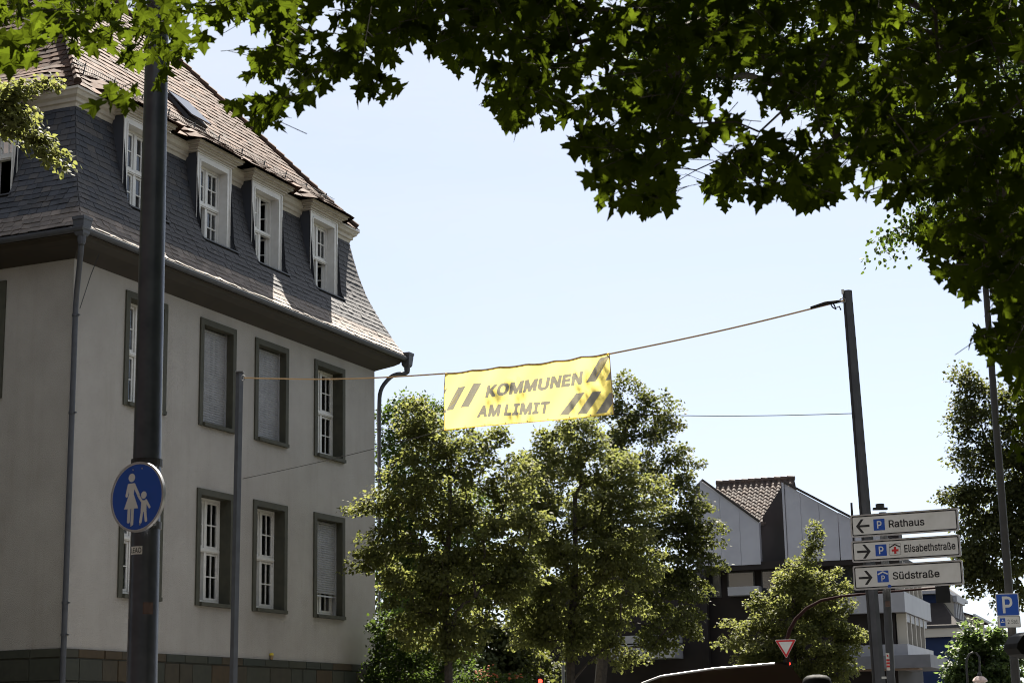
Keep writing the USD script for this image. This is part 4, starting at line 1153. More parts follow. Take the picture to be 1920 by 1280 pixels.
# small red and white plates on the posts under the signs
rs = at(1660, 1240, 21.0)
plate = thing('marker_plate', 'narrow red and white striped plate on the post below the direction signs', 'plate', rs, 24)
flat(rounded_rect(-0.024, 0.024, -0.10, 0.10, 0.004), -0.05, 0.002, 'plate', 'sign_white', plate)
for k in range(3):
    flat(sg.box(-0.023, -0.065 + k * 0.036, 0.023, -0.042 + k * 0.036), -0.0524, 0.0006, 'stripe', 'sign_red', plate)
flat(sg.Point(0, 0.068).buffer(0.012), -0.0524, 0.0006, 'emblem', 'sign_red', plate)
st_ = at(1652, 1270, 22.85)
lbl = thing('post_label', 'small pale label plate on the foot of the tall banner post', 'plate', st_, 20)
flat(rounded_rect(-0.035, 0.035, -0.014, 0.014, 0.003), -0.07, 0.002, 'plate', 'sign_white', lbl)

# parking sign and its lamp post
ptop, pfoot = leaning(1845, 500, 1905, 1280, 33.0)
lamp, lb = pole('street_lamp', 'tall grey lamp post carrying the blue parking sign at the right edge', 'street lamp', [pfoot, ptop], [0.09, 0.055], 'dark_post', 16)
q = ptop - lb
MB().hexa([(q[0] - 0.32, q[1] - 0.12, q[2] - 0.02), (q[0] + 0.10, q[1] - 0.12, q[2] - 0.02), (q[0] + 0.10, q[1] + 0.12, q[2] - 0.02), (q[0] - 0.32, q[1] + 0.12, q[2] - 0.02), (q[0] - 0.28, q[1] - 0.09, q[2] + 0.08), (q[0] + 0.07, q[1] - 0.09, q[2] + 0.08), (q[0] + 0.07, q[1] + 0.09, q[2] + 0.08), (q[0] - 0.28, q[1] + 0.09, q[2] + 0.08)]).build('lamp_head', 'galvanised', lamp)
pc = at(1889, 1133, 32.82)
psn = sign_frame('parking_sign', 'square blue parking sign with white P on the right lamp post', 'traffic sign', pc, 8)
sw = 20.5 * 33.3 / FOC
flat(rounded_rect(-sw, sw, -sw, sw, 0.03), 0, 0.003, 'plate', 'sign_white', psn)
flat(rounded_rect(-sw + 0.014, sw - 0.014, -sw + 0.014, sw - 0.014, 0.022), -0.0034, 0.0008, 'blue_face', 'sign_blue', psn)
letters('P', -sw * 0.44, sw * 0.44, -sw * 0.70, sw * 1.4, -0.0046, 'sign_white', psn, name='letter', bold=True)
pc = at(1892, 1165, 32.82)
pd = sign_frame('parking_disc_plate', 'small white plate reading 2 Std. below the blue parking sign', 'traffic sign', pc, 8)
pw, ph = 20.5 * 33.3 / FOC, 10.6 * 33.3 / FOC
flat(rounded_rect(-pw, pw, -ph, ph, 0.02), 0, 0.003, 'plate', 'sign_white', pd)
flat(rounded_rect(-pw + 0.008, pw - 0.008, -ph + 0.008, ph - 0.008, 0.016).difference(rounded_rect(-pw + 0.014, pw - 0.014, -ph + 0.014, ph - 0.014, 0.012)), -0.0034, 0.0008, 'border', 'sign_black', pd)
sq = flat(sg.box(-pw * 0.78, -ph * 0.66, -pw * 0.32, ph * 0.66), -0.0034, 0.0008, 'disc_symbol', 'sign_blue', pd)
flat(shapely.union_all([sg.box(-pw * 0.70, -ph * 0.12, -pw * 0.40, ph * 0.06), sg.Point(-pw * 0.55, ph * 0.3).buffer(ph * 0.10)]), -0.0046, 0.0008, 'disc_mark', 'sign_white', sq)
letters('2 Std.', -pw * 0.12, pw * 0.80, -ph * 0.34, ph * 0.72, -0.0034, 'sign_black', pd)

# traffic light on a curved mast, give-way sign
YM = 43.0
arm = [at(1476, 1400, YM), at(1476, 1200, YM), at(1480, 1182, YM), at(1492, 1160, YM), at(1512, 1140, YM), at(1540, 1125, YM), at(1580, 1117, YM), at(1640, 1111, YM), at(1772, 1100, YM - 1)]
arm[0][2] = 0
sm, smb = pole('signal_mast', 'dark red curved mast arching over the street in front of the conical tree', 'traffic light mast', arm, [0.055, 0.05, 0.048, 0.045, 0.04, 0.036, 0.032, 0.028, 0.024], 'red_brown_paint', 10)
tl = at(1767, 1103, YM - 1)
head = thing('traffic_light', 'dark traffic light hanging from the end of the curved red mast, seen from behind', 'traffic light', tl)
MB().box(-0.14, 0.14, 0, 0.12, -0.30, 0.10).build('housing', 'van_trim', head)
MB().box(-0.17, 0.17, -0.012, 0.0, -0.33, 0.13).build('backboard', 'van_trim', head)
for k in range(3):
    MB().tube([[0, 0.12, 0.03 - k * 0.125], [0, 0.26, 0.03 - k * 0.125]], 0.055, 10).build('visor', 'van_trim', head)
yc = at(1473.5, 1216, YM - 0.15)
yl = sign_frame('give_way_sign', 'triangular red and white give way sign on the curved mast', 'traffic sign', yc, 4)
def tri(r, rad):
    return sg.Polygon([(-r * 0.98, r * 0.86), (r * 0.98, r * 0.86), (0, -r * 0.86)]).buffer(-rad).buffer(rad)
r_ = 19.8 * 43.7 / FOC
flat(tri(r_, 0.02), 0, 0.003, 'plate', 'sign_white', yl)
flat(tri(r_ * 0.95, 0.018), -0.0034, 0.0008, 'red_face', 'sign_red', yl)
inner = affinity.translate(affinity.scale(tri(r_, 0.01), 0.66, 0.66, origin=(0, 0)), 0, r_ * 0.09)
flat(inner, -0.0046, 0.0008, 'white_field', 'sign_white', yl)
for px, py, Y, lab in ((1478, 1243.5, 47.0, 'small traffic signal showing red just below the give way sign'), (1013, 1276, 47.0, 'small traffic signal showing red under the lime trees')):
    c = at(px, py, Y)
    t = thing('traffic_signal', lab, 'traffic light', (c[0], c[1], 0))
    MB().box(-0.10, 0.10, 0, 0.16, c[2] - 0.75, c[2] + 0.12).build('housing', 'van_trim', t)
    MB().tube([[0, 0.08, 0], [0, 0.08, c[2] - 0.75]], 0.045, 8).build('post', 'dark_steel', t)
    MB().tube([[0, -0.002, c[2]], [0, -0.012, c[2]]], 0.055 if px > 1200 else 0.06, 12).build('red_lens', 'red_light', t)
c = at(1055, 1225, 46.0)
t = thing('bollard_post', 'slim pale post standing between the two lime trunks', 'post', (c[0], c[1], 0))
MB().tube([[0, 0, 0], [0, 0, c[2] - 0.08], [0, 0, c[2]]], [0.045, 0.04, 0.02], 8).build('shaft', 'galvanised', t)

# crook-necked street lantern at the lower right
YLn = 40.0
ck = [at(1812, 1300, YLn)] + [at(x, y, YLn) for x, y in ((1812, 1245), (1813, 1234), (1817, 1226), (1824, 1222), (1831, 1224), (1836, 1231), (1837, 1242), (1836.5, 1262))]
ck[0][2] = 0
ln, lnb = pole('street_lantern', 'shepherd crook lantern with pale bell shade at the lower right', 'street lamp', ck, [0.04] + [0.024] * 8, 'black_metal', 8)
e = ck[-1] - lnb
MB().tube([e + [0, 0, 0.03], e, e - [0, 0, 0.06]], [0.03, 0.05, 0.055], 12).build('collar', 'black_metal', ln)
bell = [(0.05, 0.0), (0.09, -0.02), (0.135, -0.055), (0.165, -0.10), (0.155, -0.13), (0.10, -0.15)]
MB().tube([e + [0, 0, z - 0.05] for r, z in bell], [r for r, z in bell], 20).build('lamp_shade', 'lamp_glass', ln, smooth=50)

# dark signal housing poking in at the right edge, close to the camera
c = at(1926, 1206, 9.0)
hs = thing('signal_housing', 'blurred dark signal visor poking in at the right edge', 'traffic light', c, 18)
prof = [(-0.055, -0.02), (-0.05, 0.0), (-0.02, 0.035), (0.03, 0.055), (0.2, 0.07), (0.2, -0.075), (0.02, -0.06), (-0.035, -0.045)]
m = trimesh.creation.extrude_polygon(sg.Polygon(prof).buffer(0.006), 0.12, engine='earcut')
v = np.array(m.vertices)
MB().add(np.stack([v[:, 0], v[:, 2], v[:, 1]], 1), m.faces[:, ::-1]).build('visor', 'van_trim', hs)
MB().box(0.19, 0.34, -0.06, 0.18, -0.55, 0.12).build('housing', 'red_brown_paint', hs)
MB().tube([[0.4, 0.08, -2.1], [0.4, 0.08, 0.3]], 0.05, 10).build('post', 'dark_steel', hs)

# vans at the bottom of the frame: only the roof line reaches into the picture
def van(name, label, px0, px1, y0, y1, Y0, Y1, paint):
    """side profile from the rounded tail at the left to the cab at the right"""
    A, B = at(px0, y0, Y0), at(px1, y1, Y1)
    d = (B - A)[:2]; L = np.linalg.norm(d); ang = math.degrees(math.atan2(d[1], d[0]))
    return A, B, L, ang
A, B, L, ang = van('', '', 1200, 1484, 1272, 1247, 13.2, 13.2, None)
hz = (A[2] + B[2]) / 2
vn = thing('van', 'dark brown van whose rounded roof line crosses the bottom edge', 'van', (A[0], A[1], 0), ang)
tilt_z = B[2] - A[2]
prof = [(0.0, 0.55), (-0.12, 0.7), (-0.10, 1.2), (-0.02, A[2] - 0.14), (0.05, A[2] - 0.04), (0.16, A[2] + 0.005), (L * 0.5, (A[2] + B[2]) / 2 + 0.012), (L * 0.93, B[2] + 0.002), (L, B[2] - 0.02), (L + 0.05, B[2] - 0.09), (L + 0.16, 1.75), (L + 0.75, 1.25), (L + 1.45, 1.12), (L + 1.62, 0.9), (L + 1.6, 0.5), (L + 1.4, 0.32), (0.15, 0.32)]
body = m3.CrossSection([np.array(prof)[::-1]]).offset(0.02, m3.JoinType.Round)
bm = m3.Manifold.extrude(body, 1.78, 0) if hasattr(m3.Manifold, 'extrude') else None
q = bm.to_mesh(); v = q.vert_properties[:, :3]
V = np.stack([v[:, 0], v[:, 2], v[:, 1]], 1)
k = np.clip((V[:, 2] - 1.1) / 1.0, 0, 1)
V[:, 1] = 0.89 + (V[:, 1] - 0.89) * (1 - 0.12 * k)
MB().add(V, q.tri_verts[:, ::-1]).build('body', 'van_paint', vn)
for a, b in ((0.18, L * 0.45), (L * 0.5, L * 0.9)):
    MB().hexa([(a, -0.012 + 0.03, 1.2), (b, -0.012 + 0.03, 1.2), (b, 0.02, 1.2), (a, 0.02, 1.2), (a + 0.04, 0.055, hz - 0.2), (b - 0.03, 0.055, hz - 0.2), (b - 0.03, 0.11, hz - 0.2), (a + 0.04, 0.11, hz - 0.2)]).build('side_window', 'dark_glass', vn)
for x in (0.45, L + 0.75):
    for y in (0.0, 1.6):
        w = MB().tube([[x, y - 0.01, 0.33], [x, y + 0.19, 0.33]], 0.33, 20).build('wheel', 'van_trim', vn)
        MB().tube([[x, y - 0.02, 0.33], [x, y + 0.2, 0.33]], 0.19, 16).build('rim', 'aluminium', w)
MB().tube([(-0.07, 0.085, A[2] - 0.10), (0.02, 0.085, A[2] - 0.03), (0.16, 0.085, A[2] + 0.018), (L * 0.5, 0.085, (A[2] + B[2]) / 2 + 0.03), (L * 0.9, 0.085, B[2] + 0.02)], 0.008, 8).build('roof_rail', 'aluminium', vn)  # pale tube added to draw the sky's reflection along the roof edge
MB().box(L * 0.88, L - 0.01, 0.12, 1.66, B[2] + 0.004, B[2] + 0.03).build('roof_spoiler', 'van_trim', vn)
C = at(1531, 1264, 10.0)
bp = thing('round_headed_post', 'black post with a rounded head just right of the brown van', 'post', (C[0], C[1], 0))
MB().tube([[0, 0, z] for z in (0, C[2] - 0.05, C[2] - 0.022, C[2] - 0.006, C[2])], [0.078, 0.082, 0.076, 0.055, 0.02], 16).build('shaft', 'van_trim', bp, smooth=50)
# ------------------------------------------------------------------ trees
def unit(v):
    return v / (np.linalg.norm(v, axis=-1, keepdims=True) + 1e-12)


def frames(n, t, rng):
    """rotation matrices whose y axis is the leaf's tip direction t and whose z axis is near n"""
    y = unit(t); x = unit(np.cross(y, n)); z = np.cross(x, y)
    return np.stack([x, y, z], -1)


SMALL_V = np.array([[0, 0, 0], [0.42, 0.22, -0.10], [0.36, 0.66, -0.10], [0, 1.05, -0.05], [-0.36, 0.66, -0.10], [-0.42, 0.22, -0.10]])
SMALL_F = np.array([[0, 1, 2], [0, 2, 3], [0, 3, 4], [0, 4, 5]])
_half = [(0.16, -0.10), (0.38, -0.13), (0.33, 0.03), (0.30, 0.15), (0.50, 0.20), (0.55, 0.26), (0.76, 0.34), (0.60, 0.44), (0.61, 0.55), (0.42, 0.52), (0.25, 0.52), (0.27, 0.66), (0.36, 0.76), (0.20, 0.82), (0.12, 0.94)]
_out = [(0.0, 0.0)] + _half + [(0.0, 1.12)] + [(-x, y) for x, y in _half[::-1]]
MAPLE_V = np.array([[0, 0.30, 0.0]] + [[x, y, 0.0] for x, y in _out])
MAPLE_V[:, 2] = 0.16 * np.abs(MAPLE_V[:, 0]) - 0.16 * (MAPLE_V[:, 1] - 0.3) ** 2 - 0.10 * MAPLE_V[:, 0] ** 2
MAPLE_F = np.array([[0, 1 + i, 1 + (i + 1) % len(_out)] for i in range(len(_out))])


def leaves(mb, P, size, R, V, F, curl=None):
    n = len(P)
    if not n:
        return
    W = np.repeat(V[None], n, 0)
    if curl is not None:            # every leaf is cupped and twisted by its own amount
        W[:, :, 2] = W[:, :, 2] * curl[:, :1] + curl[:, 1:2] * W[:, :, 0] * W[:, :, 1] + curl[:, 2:3] * np.abs(W[:, :, 0]) ** 1.5
        W[:, :, 0] *= 1 - 0.18 * np.abs(curl[:, 1:2])
    v = P[:, None] + np.einsum('nij,nkj->nki', R, W) * size[:, None, None]
    f = F[None] + (np.arange(n) * len(V))[:, None, None]
    mb.add(v.reshape(-1, 3), f.reshape(-1, 3))


def grow(points, roots, rng, rise=0.5):
    """joins points to a skeleton, nearest to the root first; returns nodes and parents"""
    nodes = [np.asarray(p, float) for p in roots]
    par = list(range(-1, len(roots) - 1))
    dist = np.r_[0, np.cumsum(np.linalg.norm(np.diff(np.array(nodes), axis=0), axis=1))].tolist()
    order = np.argsort(np.linalg.norm(points - nodes[-1] * 0.6 - nodes[0] * 0.4, axis=1))
    for i in order:
        p = points[i]
        N = np.array(nodes)
        d = N - p
        L = np.linalg.norm(d, axis=1)
        cost = L + 0.28 * np.array(dist) + rise * np.maximum(0, d[:, 2] + 0.25 * L)
        k = int(np.argmin(cost))
        mid = (nodes[k] + p) / 2 + rng.normal(0, 0.08, 3) * L[k] + [0, 0, 0.10 * L[k]]
        nodes.append(mid); par.append(k); dist.append(dist[k] + L[k] / 2)
        nodes.append(p); par.append(len(nodes) - 2); dist.append(dist[k] + L[k])
    return np.array(nodes), par


def limbs(mb, nodes, par, r0, tip=0.006, expo=2.3, sides=6, rmin=0.0):
    n = len(nodes)
    kids = [[] for _ in range(n)]
    for i, p in enumerate(par):
        if p >= 0:
            kids[p].append(i)
    w = np.zeros(n)
    for i in range(n - 1, -1, -1):
        w[i] = max(1.0, sum(w[k] for k in kids[i]))
    r = tip * w ** (1 / expo)
    if r[0] > 0:
        ex = math.log(max(r0 / tip, 1.01)) / math.log(max(w[0], 2))
        r = tip * w ** ex
    for i in range(n):
        p = par[i]
        if p >= 0 and r[i] > rmin:
            a = min(r[p], r[i] * 1.35)
            mb.tube([nodes[p], nodes[i]], [a, r[i]], sides if r[i] > 0.02 else 4 if r[i] > 0.009 else 3, cap=False)
    return r


def tree(name, label, Y, lobes, trunk_px, n_clump, per_clump, leaf, mat, r0=0.11, spread=(0.30, 0.17), depth=0.9, lean=(0, 0), group=None, top=None, seed=1, V=SMALL_V, F=SMALL_F, base=None, droop=0.5):
    rng = np.random.default_rng(seed)
    C, Rd = [], []
    for lb_ in lobes:
        if len(lb_) == 2:
            C.append(np.array(lb_[0], float)); Rd.append(lb_[1]); continue
        x, y, rx, ry = lb_[:4]
        c = at(x, y, Y + (lb_[4] if len(lb_) > 4 else 0)); s = (Y + (lb_[4] if len(lb_) > 4 else 0)) / FOC
        C.append(c); Rd.append((rx * s, max(rx, ry) * s * depth, ry * s))
    C, Rd = np.array(C), np.array(Rd)
    wt = Rd.prod(1) ** (2 / 3); wt /= wt.sum()
    pts = []
    tries = 0
    sep = spread[0] * 0.75
    while len(pts) < n_clump and tries < n_clump * 40:
        tries += 1
        k = rng.choice(len(C), p=wt)
        u = rng.normal(size=3); u /= np.linalg.norm(u)
        p = C[k] + Rd[k] * u * rng.uniform(0.12, 1) ** (1 / 2.6)
        if p[2] < 0.4:
            continue
        if pts and np.min(np.linalg.norm(np.array(pts[-400:]) - p, axis=1)) < sep * rng.uniform(0.5, 1.0):
            continue
        pts.append(p)
    pts = np.array(pts)
    g = np.array(base, float) if base is not None else at(trunk_px[0], trunk_px[1], Y); g[2] = 0
    cm = (C * wt[:, None]).sum(0)
    ztop = pts[:, 2].max(); zlow = max(pts[:, 2].min(), 0.8)
    tz = np.linspace(0, zlow + 0.68 * (ztop - zlow), 9)
    roots = [g + [(cm[0] - g[0]) * (z / ztop) ** 1.5 + 0.04 * math.sin(z * 1.7 + seed), (cm[1] - g[1]) * (z / ztop) ** 1.5 + 0.04 * math.cos(z * 1.3), z] for z in tz]
    t = thing(name, label, 'tree', g, group=group)
    nodes, par = grow(pts, roots, rng)
    nt = len(roots)
    mb = MB(); limbs(mb, nodes - g, par, r0)
    # the trunk itself
    tr = MB().tube(np.array(roots) - g, np.linspace(r0 * 1.12, r0 * 0.42, nt), 12)
    tr.build('trunk', 'bark', t, smooth=50)
    mb.build('limbs', 'bark', t)
    N = len(pts) * per_clump
    ci = np.repeat(np.arange(len(pts)), per_clump)
    sc = rng.uniform(0.65, 1.25, len(pts))[ci][:, None]
    out = unit(pts - cm)[ci]
    loc = rng.normal(size=(N, 3)); rad = np.abs(loc).sum(1, keepdims=True)
    loc = unit(loc) * rng.uniform(0.1, 1, (N, 1)) ** 0.45 * np.array([spread[0], spread[0], spread[1]]) * sc
    hor = np.linalg.norm(loc[:, :2], axis=1)
    loc[:, 2] -= 0.45 * hor ** 2 / spread[0]          # sprays droop at their ends
    loc += out * 0.10 * rng.uniform(-1, 1, (N, 1))
    P = pts[ci] + loc
    side_ = unit(np.c_[loc[:, :2], np.zeros(N)] + 0.3 * out + rng.normal(0, 0.35, (N, 3)))
    tipd = unit(side_ + np.array([0, 0, -droop]) + rng.normal(0, 0.25, (N, 3)))
    nrm = unit(np.array([0, 0, 1.0]) + rng.normal(0, 0.45, (N, 3)) + 0.25 * out)
    sz = leaf * rng.uniform(0.7, 1.25, N)
    lm = MB(); leaves(lm, P - g, sz, frames(nrm, tipd, rng), V, F)
    lm.build('crown', mat, t, kind='stuff')
    return t


# street trees in the middle
tree('lime_tree', 'flowering lime tree with slim dark trunk at the right corner of the pale house', 39.0,
     [(700, 938, 45, 24), (745, 925, 45, 45), (725, 1015, 55, 38), (690, 1045, 32, 26), (760, 1060, 80, 50), (800, 830, 55, 55), (870, 850, 60, 55), (925, 815, 28, 24), (790, 790, 40, 45), (840, 930, 110, 70), (900, 1000, 95, 65), (945, 1080, 50, 32), (850, 1080, 95, 60), (960, 900, 50, 55), (975, 990, 50, 55), (975, 1080, 50, 55), (780, 1120, 55, 40), (880, 1150, 60, 32), (790, 1175, 55, 40), (860, 1195, 60, 36)],
     (835, 1200), 380, 95, 0.076, 'linden_leaf', 0.10, (0.30, 0.13), seed=3)
tree('lime_tree', 'flowering lime tree in the middle with a broad pale crown under the banner', 42.5,
     [(1060, 830, 60, 50), (1010, 870, 40, 38), (1090, 800, 45, 30), (1130, 870, 70, 55), (1200, 930, 60, 40), (1235, 915, 28, 24), (1180, 985, 70, 40), (1070, 930, 95, 65), (1000, 960, 45, 50), (1100, 1020, 105, 55), (1010, 1060, 60, 60), (1150, 1100, 80, 60), (1050, 1140, 70, 50), (1200, 1060, 50, 40), (1165, 1215, 26, 30), (1190, 1230, 18, 18), (985, 1190, 30, 28), (1060, 1195, 60, 36), (1125, 1185, 50, 40), (1000, 1150, 50, 50)],
     (1062, 1200), 390, 98, 0.076, 'linden_leaf_pale', 0.12, (0.31, 0.135), seed=5)
tree('lime_tree', 'tall dark lime tree behind the banner, highest crown of the row', 48.0,
     [(1170, 725, 32, 36), (1160, 790, 48, 48), (1225, 775, 48, 42), (1260, 805, 34, 40), (1200, 850, 85, 55), (1280, 880, 42, 44), (1270, 950, 60, 62), (1310, 990, 38, 50), (1300, 1070, 52, 52), (1230, 1040, 80, 70), (1160, 980, 90, 90), (1250, 1130, 70, 52), (1300, 1165, 34, 30), (1225, 1195, 40, 20), (1270, 1185, 22, 14), (1060, 850, 40, 50), (1000, 930, 60, 80), (1000, 1060, 70, 80), (1100, 1130, 80, 60)],
     (1115, 1200), 420, 110, 0.08, 'dark_leaf', 0.17, (0.34, 0.16), seed=8)
tree('maple_tree', 'deep green tree standing behind the lime at the corner of the house', 53.0,
     [(765, 770, 36, 36), (735, 790, 26, 36), (805, 765, 30, 34), (740, 860, 30, 60), (790, 850, 60, 60), (760, 940, 55, 60), (750, 1040, 45, 60), (790, 1120, 60, 60), (840, 1080, 60, 70), (880, 960, 60, 70)],
     (740, 1150), 240, 105, 0.09, 'green_leaf', 0.13, (0.45, 0.26), seed=12)
tree('lime_tree', 'small conical lime tree left of the direction signs', 48.0,
     [(1523, 995, 12, 22), (1515, 1030, 32, 32), (1520, 1012, 18, 26), (1505, 1075, 55, 36), (1560, 1080, 32, 26), (1480, 1110, 60, 40), (1540, 1130, 60, 45), (1590, 1180, 32, 28), (1440, 1150, 50, 34), (1385, 1165, 28, 22), (1375, 1190, 22, 20), (1430, 1205, 60, 40), (1520, 1200, 80, 45), (1450, 1255, 70, 40), (1550, 1250, 55, 40), (1500, 1300, 90, 50)],
     (1490, 1290), 290, 130, 0.074, 'linden_leaf_pale', 0.11, (0.29, 0.13), seed=17)
tree('lime_tree', 'dark lime tree at the right edge behind the parking sign', 44.0,
     [(1808, 700, 24, 16), (1832, 735, 36, 22), (1805, 775, 30, 28), (1850, 790, 55, 40), (1900, 760, 50, 50), (1800, 800, 20, 20), (1830, 850, 45, 40), (1885, 860, 60, 60), (1805, 920, 40, 26), (1790, 930, 22, 16), (1850, 950, 60, 50), (1905, 960, 50, 60), (1830, 1020, 40, 40), (1880, 1040, 60, 50), (1850, 1085, 40, 26), (1815, 1075, 26, 26), (1900, 1110, 32, 22), (1960, 900, 60, 140)],
     (2010, 1200), 330, 115, 0.08, 'dark_leaf', 0.17, (0.36, 0.22), seed=21)
tree('young_tree', 'pale green young tree with narrow leaves at the lower right', 46.0,
     [(1822, 1178, 22, 14), (1845, 1195, 36, 20), (1815, 1215, 32, 20), (1865, 1215, 32, 24), (1890, 1245, 30, 30), (1835, 1250, 50, 24), (1800, 1265, 22, 16), (1870, 1275, 50, 26), (1830, 1300, 60, 30)],
     (1855, 1300), 130, 75, 0.11, 'fresh_leaf', 0.06, (0.30, 0.14), seed=25)
tree('background_lime', 'dark mass of lime foliage low behind the street trees and shrubs', 64.0,
     [(720, 1190, 60, 60), (800, 1210, 70, 60), (880, 1190, 70, 70), (960, 1190, 60, 60), (930, 1100, 70, 70), (760, 1100, 70, 70), (850, 1260, 140, 50), (1000, 1260, 60, 40)],
     (860, 1330), 300, 70, 0.16, 'dark_leaf', 0.16, (0.6, 0.4), seed=61)
# neighbours of the picture: crowns that reach in at the left edge and above the street
tree('lime_tree', 'lime branch with small round leaves reaching in at the left edge', 20.0,
     [(20, 165, 40, 26), (70, 162, 34, 16), (95, 152, 12, 7), (10, 225, 46, 30), (50, 238, 26, 18), (70, 265, 24, 16), (95, 288, 22, 11), (110, 296, 12, 7), (20, 195, 40, 30), (-50, 220, 60, 70), (-140, 150, 90, 90), (-160, 260, 90, 120), (-260, 200, 140, 160)],
     (0, 0), 330, 60, 0.062, 'linden_leaf_pale', 0.13, (0.16, 0.09), seed=31, base=(-8.6, 21.5, 0), depth=0.7)
tree('lime_tree', 'tall lime tree whose small leaves show behind the maple at the right', 30.0,
     [(1660, 458, 18, 12), (1690, 440, 22, 14), (1715, 420, 30, 20), (1760, 400, 50, 40), (1800, 330, 90, 90), (1700, 250, 100, 80), (1560, 150, 120, 60), (1400, 60, 120, 70), (1300, -40, 120, 60), (1800, 120, 160, 140), (1950, 300, 120, 200), (2100, 100, 200, 200), (1600, -60, 200, 100), (2050, 500, 120, 120), (1225, 150, 95, 75, -1), (1225, 150, 95, 75, -1), (1240, 140, 80, 60, -0.5), (1310, 90, 100, 80, -1), (1046, 120, 40, 26, 0)],
     (0, 0), 860, 75, 0.075, 'green_leaf', 0.24, (0.40, 0.24), seed=37, base=(10.6, 31.5, 0), depth=0.8)
# shrubs
def shrub(name, label, Y, lobes, n, per, leaf, mat, seed, spread=(0.22, 0.2), foot=None):
    t = tree(name, label, Y, lobes, foot, n, per, leaf, mat, 0.03, spread, seed=seed, droop=0.1)
    t.SetCustomDataByKey('category', 'shrub')
    return t
shrub('shrub', 'loose feathery shrub at the foot of the house beside its far downpipe', 42.0, [(715, 1180, 26, 40), (740, 1200, 40, 35), (780, 1215, 40, 40), (730, 1250, 45, 40), (800, 1260, 60, 40), (720, 1290, 50, 40), (850, 1235, 40, 26)], 150, 60, 0.07, 'green_leaf', 41, foot=(750, 1300))
fs = shrub('flowering_shrub', 'low shrub with orange flowers under the lime trees', 40.5, [(905, 1275, 32, 22), (960, 1285, 40, 18), (870, 1290, 30, 22)], 60, 55, 0.055, 'green_leaf', 43, foot=(915, 1300))
fm = MB()
rr = np.random.default_rng(5)
for _ in range(46):
    px, py = (rr.normal(907, 13), rr.normal(1262, 7)) if rr.random() < 0.65 else (rr.normal(968, 10), rr.normal(1270, 4))
    c = at(px, py, 40.2 + rr.normal(0, 0.12)) - at(915, 1300, 40.5) * [1, 1, 0]
    m = trimesh.creation.icosphere(1, 0.028); m.apply_scale([1, 1, 0.6]); m.apply_translation(c); fm.mesh(m)
fm.build('flowers', 'flower', fs, kind='stuff')

# trees behind the viewpoint, outside the picture: they darken the shaded fronts
first = tree('background_tree', 'leafy tree behind the viewpoint, outside the picture', 0, [((-11, 3, 7.5), (4.8, 4.8, 4.6)), ((-9, 5, 9.5), (3.4, 3.4, 3.2)), ((-13, 1, 9), (3.5, 3.5, 3.5))], None, 230, 60, 0.30, 'dark_leaf', 0.22, (0.8, 0.5), seed=51, base=(-11, 3, 0), group='trees behind the viewpoint')
for x, y, a in ((-15, 15, 70), (-22, 22, 140), (-3, -6, 200), (-17, -6, 290), (6, -8, 20), (14, 2, 110), (19, 17, 250)):
    copy_of(first, x, y, a)

# ------------------------------------------------------------------ the maple overhead
rng = np.random.default_rng(77)
CAN = [  # where the canopy reaches in the picture: outline, nearest and farthest depth, leaves wanted
    ([(-40, -60), (-40, 120), (35, 150), (65, 128), (70, 95), (140, 105), (225, 100), (290, 150), (330, 150), (365, 95), (372, 48), (480, 52), (600, 35), (700, 95), (760, 90), (790, 110), (880, 140), (895, 100), (950, -60)], 6.2, 9.0, 1050),
    ([(185, 190), (200, 160), (240, 140), (285, 150), (288, 175), (262, 200), (225, 222)], 6.4, 7.2, 26),
    ([(455, 60), (560, 40), (640, 60), (650, 130), (600, 165), (550, 170), (540, 240), (505, 258), (470, 225), (425, 260), (405, 195), (450, 190), (470, 150), (450, 100)], 6.4, 7.6, 190),
    ([(640, 40), (700, 60), (730, 125), (768, 160), (765, 205), (700, 195), (650, 165)], 6.4, 7.4, 75),
    ([(760, -60), (790, 60), (850, 130), (895, 160), (905, 220), (960, 280), (1000, 288), (1035, 232), (1060, 240), (1100, 295), (1135, 360), (1185, 412), (1230, 415), (1285, 375), (1300, 340), (1280, 300), (1330, 300), (1310, 380), (1340, 398), (1420, 385), (1480, 388), (1545, 405), (1600, 365), (1640, 370), (1690, 400), (1710, 470), (1735, 525), (1795, 545), (1830, 590), (1805, 640), (1830, 675), (1870, 690), (1905, 715), (1960, 740), (1960, -60)], 6.0, 9.5, 3700),
    ([(1870, 770), (1900, 730), (1950, 720), (1950, 880), (1900, 860), (1875, 815)], 7.6, 8.6, 34),
]
HOLES = [(1845, 565, 26, 26), (1862, 705, 20, 14), (985, 70, 12, 9), (1075, 100, 10, 8), (1410, 130, 16, 12), (1445, 300, 16, 12), (1580, 300, 18, 12), (1700, 330, 12, 10), (1620, 90, 10, 9), (1760, 210, 10, 12), (1150, 225, 22, 14), (1520, 205, 22, 12), (1330, 95, 14, 12), (1370, 195, 7, 22), (1585, 185, 10, 8), (1290, 330, 32, 24), (1240, 40, 12, 14), (1345, 150, 12, 16), (1500, 235, 30, 16)]
mb_base = np.array([5.6, 9.2, 0.0])
maple = thing('maple_tree', 'large maple overhead whose lobed leaves hang across the top and right of the picture', 'tree', mb_base)


def frame_ok(P, clear=35):
    q = proj(P)
    return (q[:, 1] < -clear) | (q[:, 0] > 1920 + clear) | (q[:, 0] < -clear)


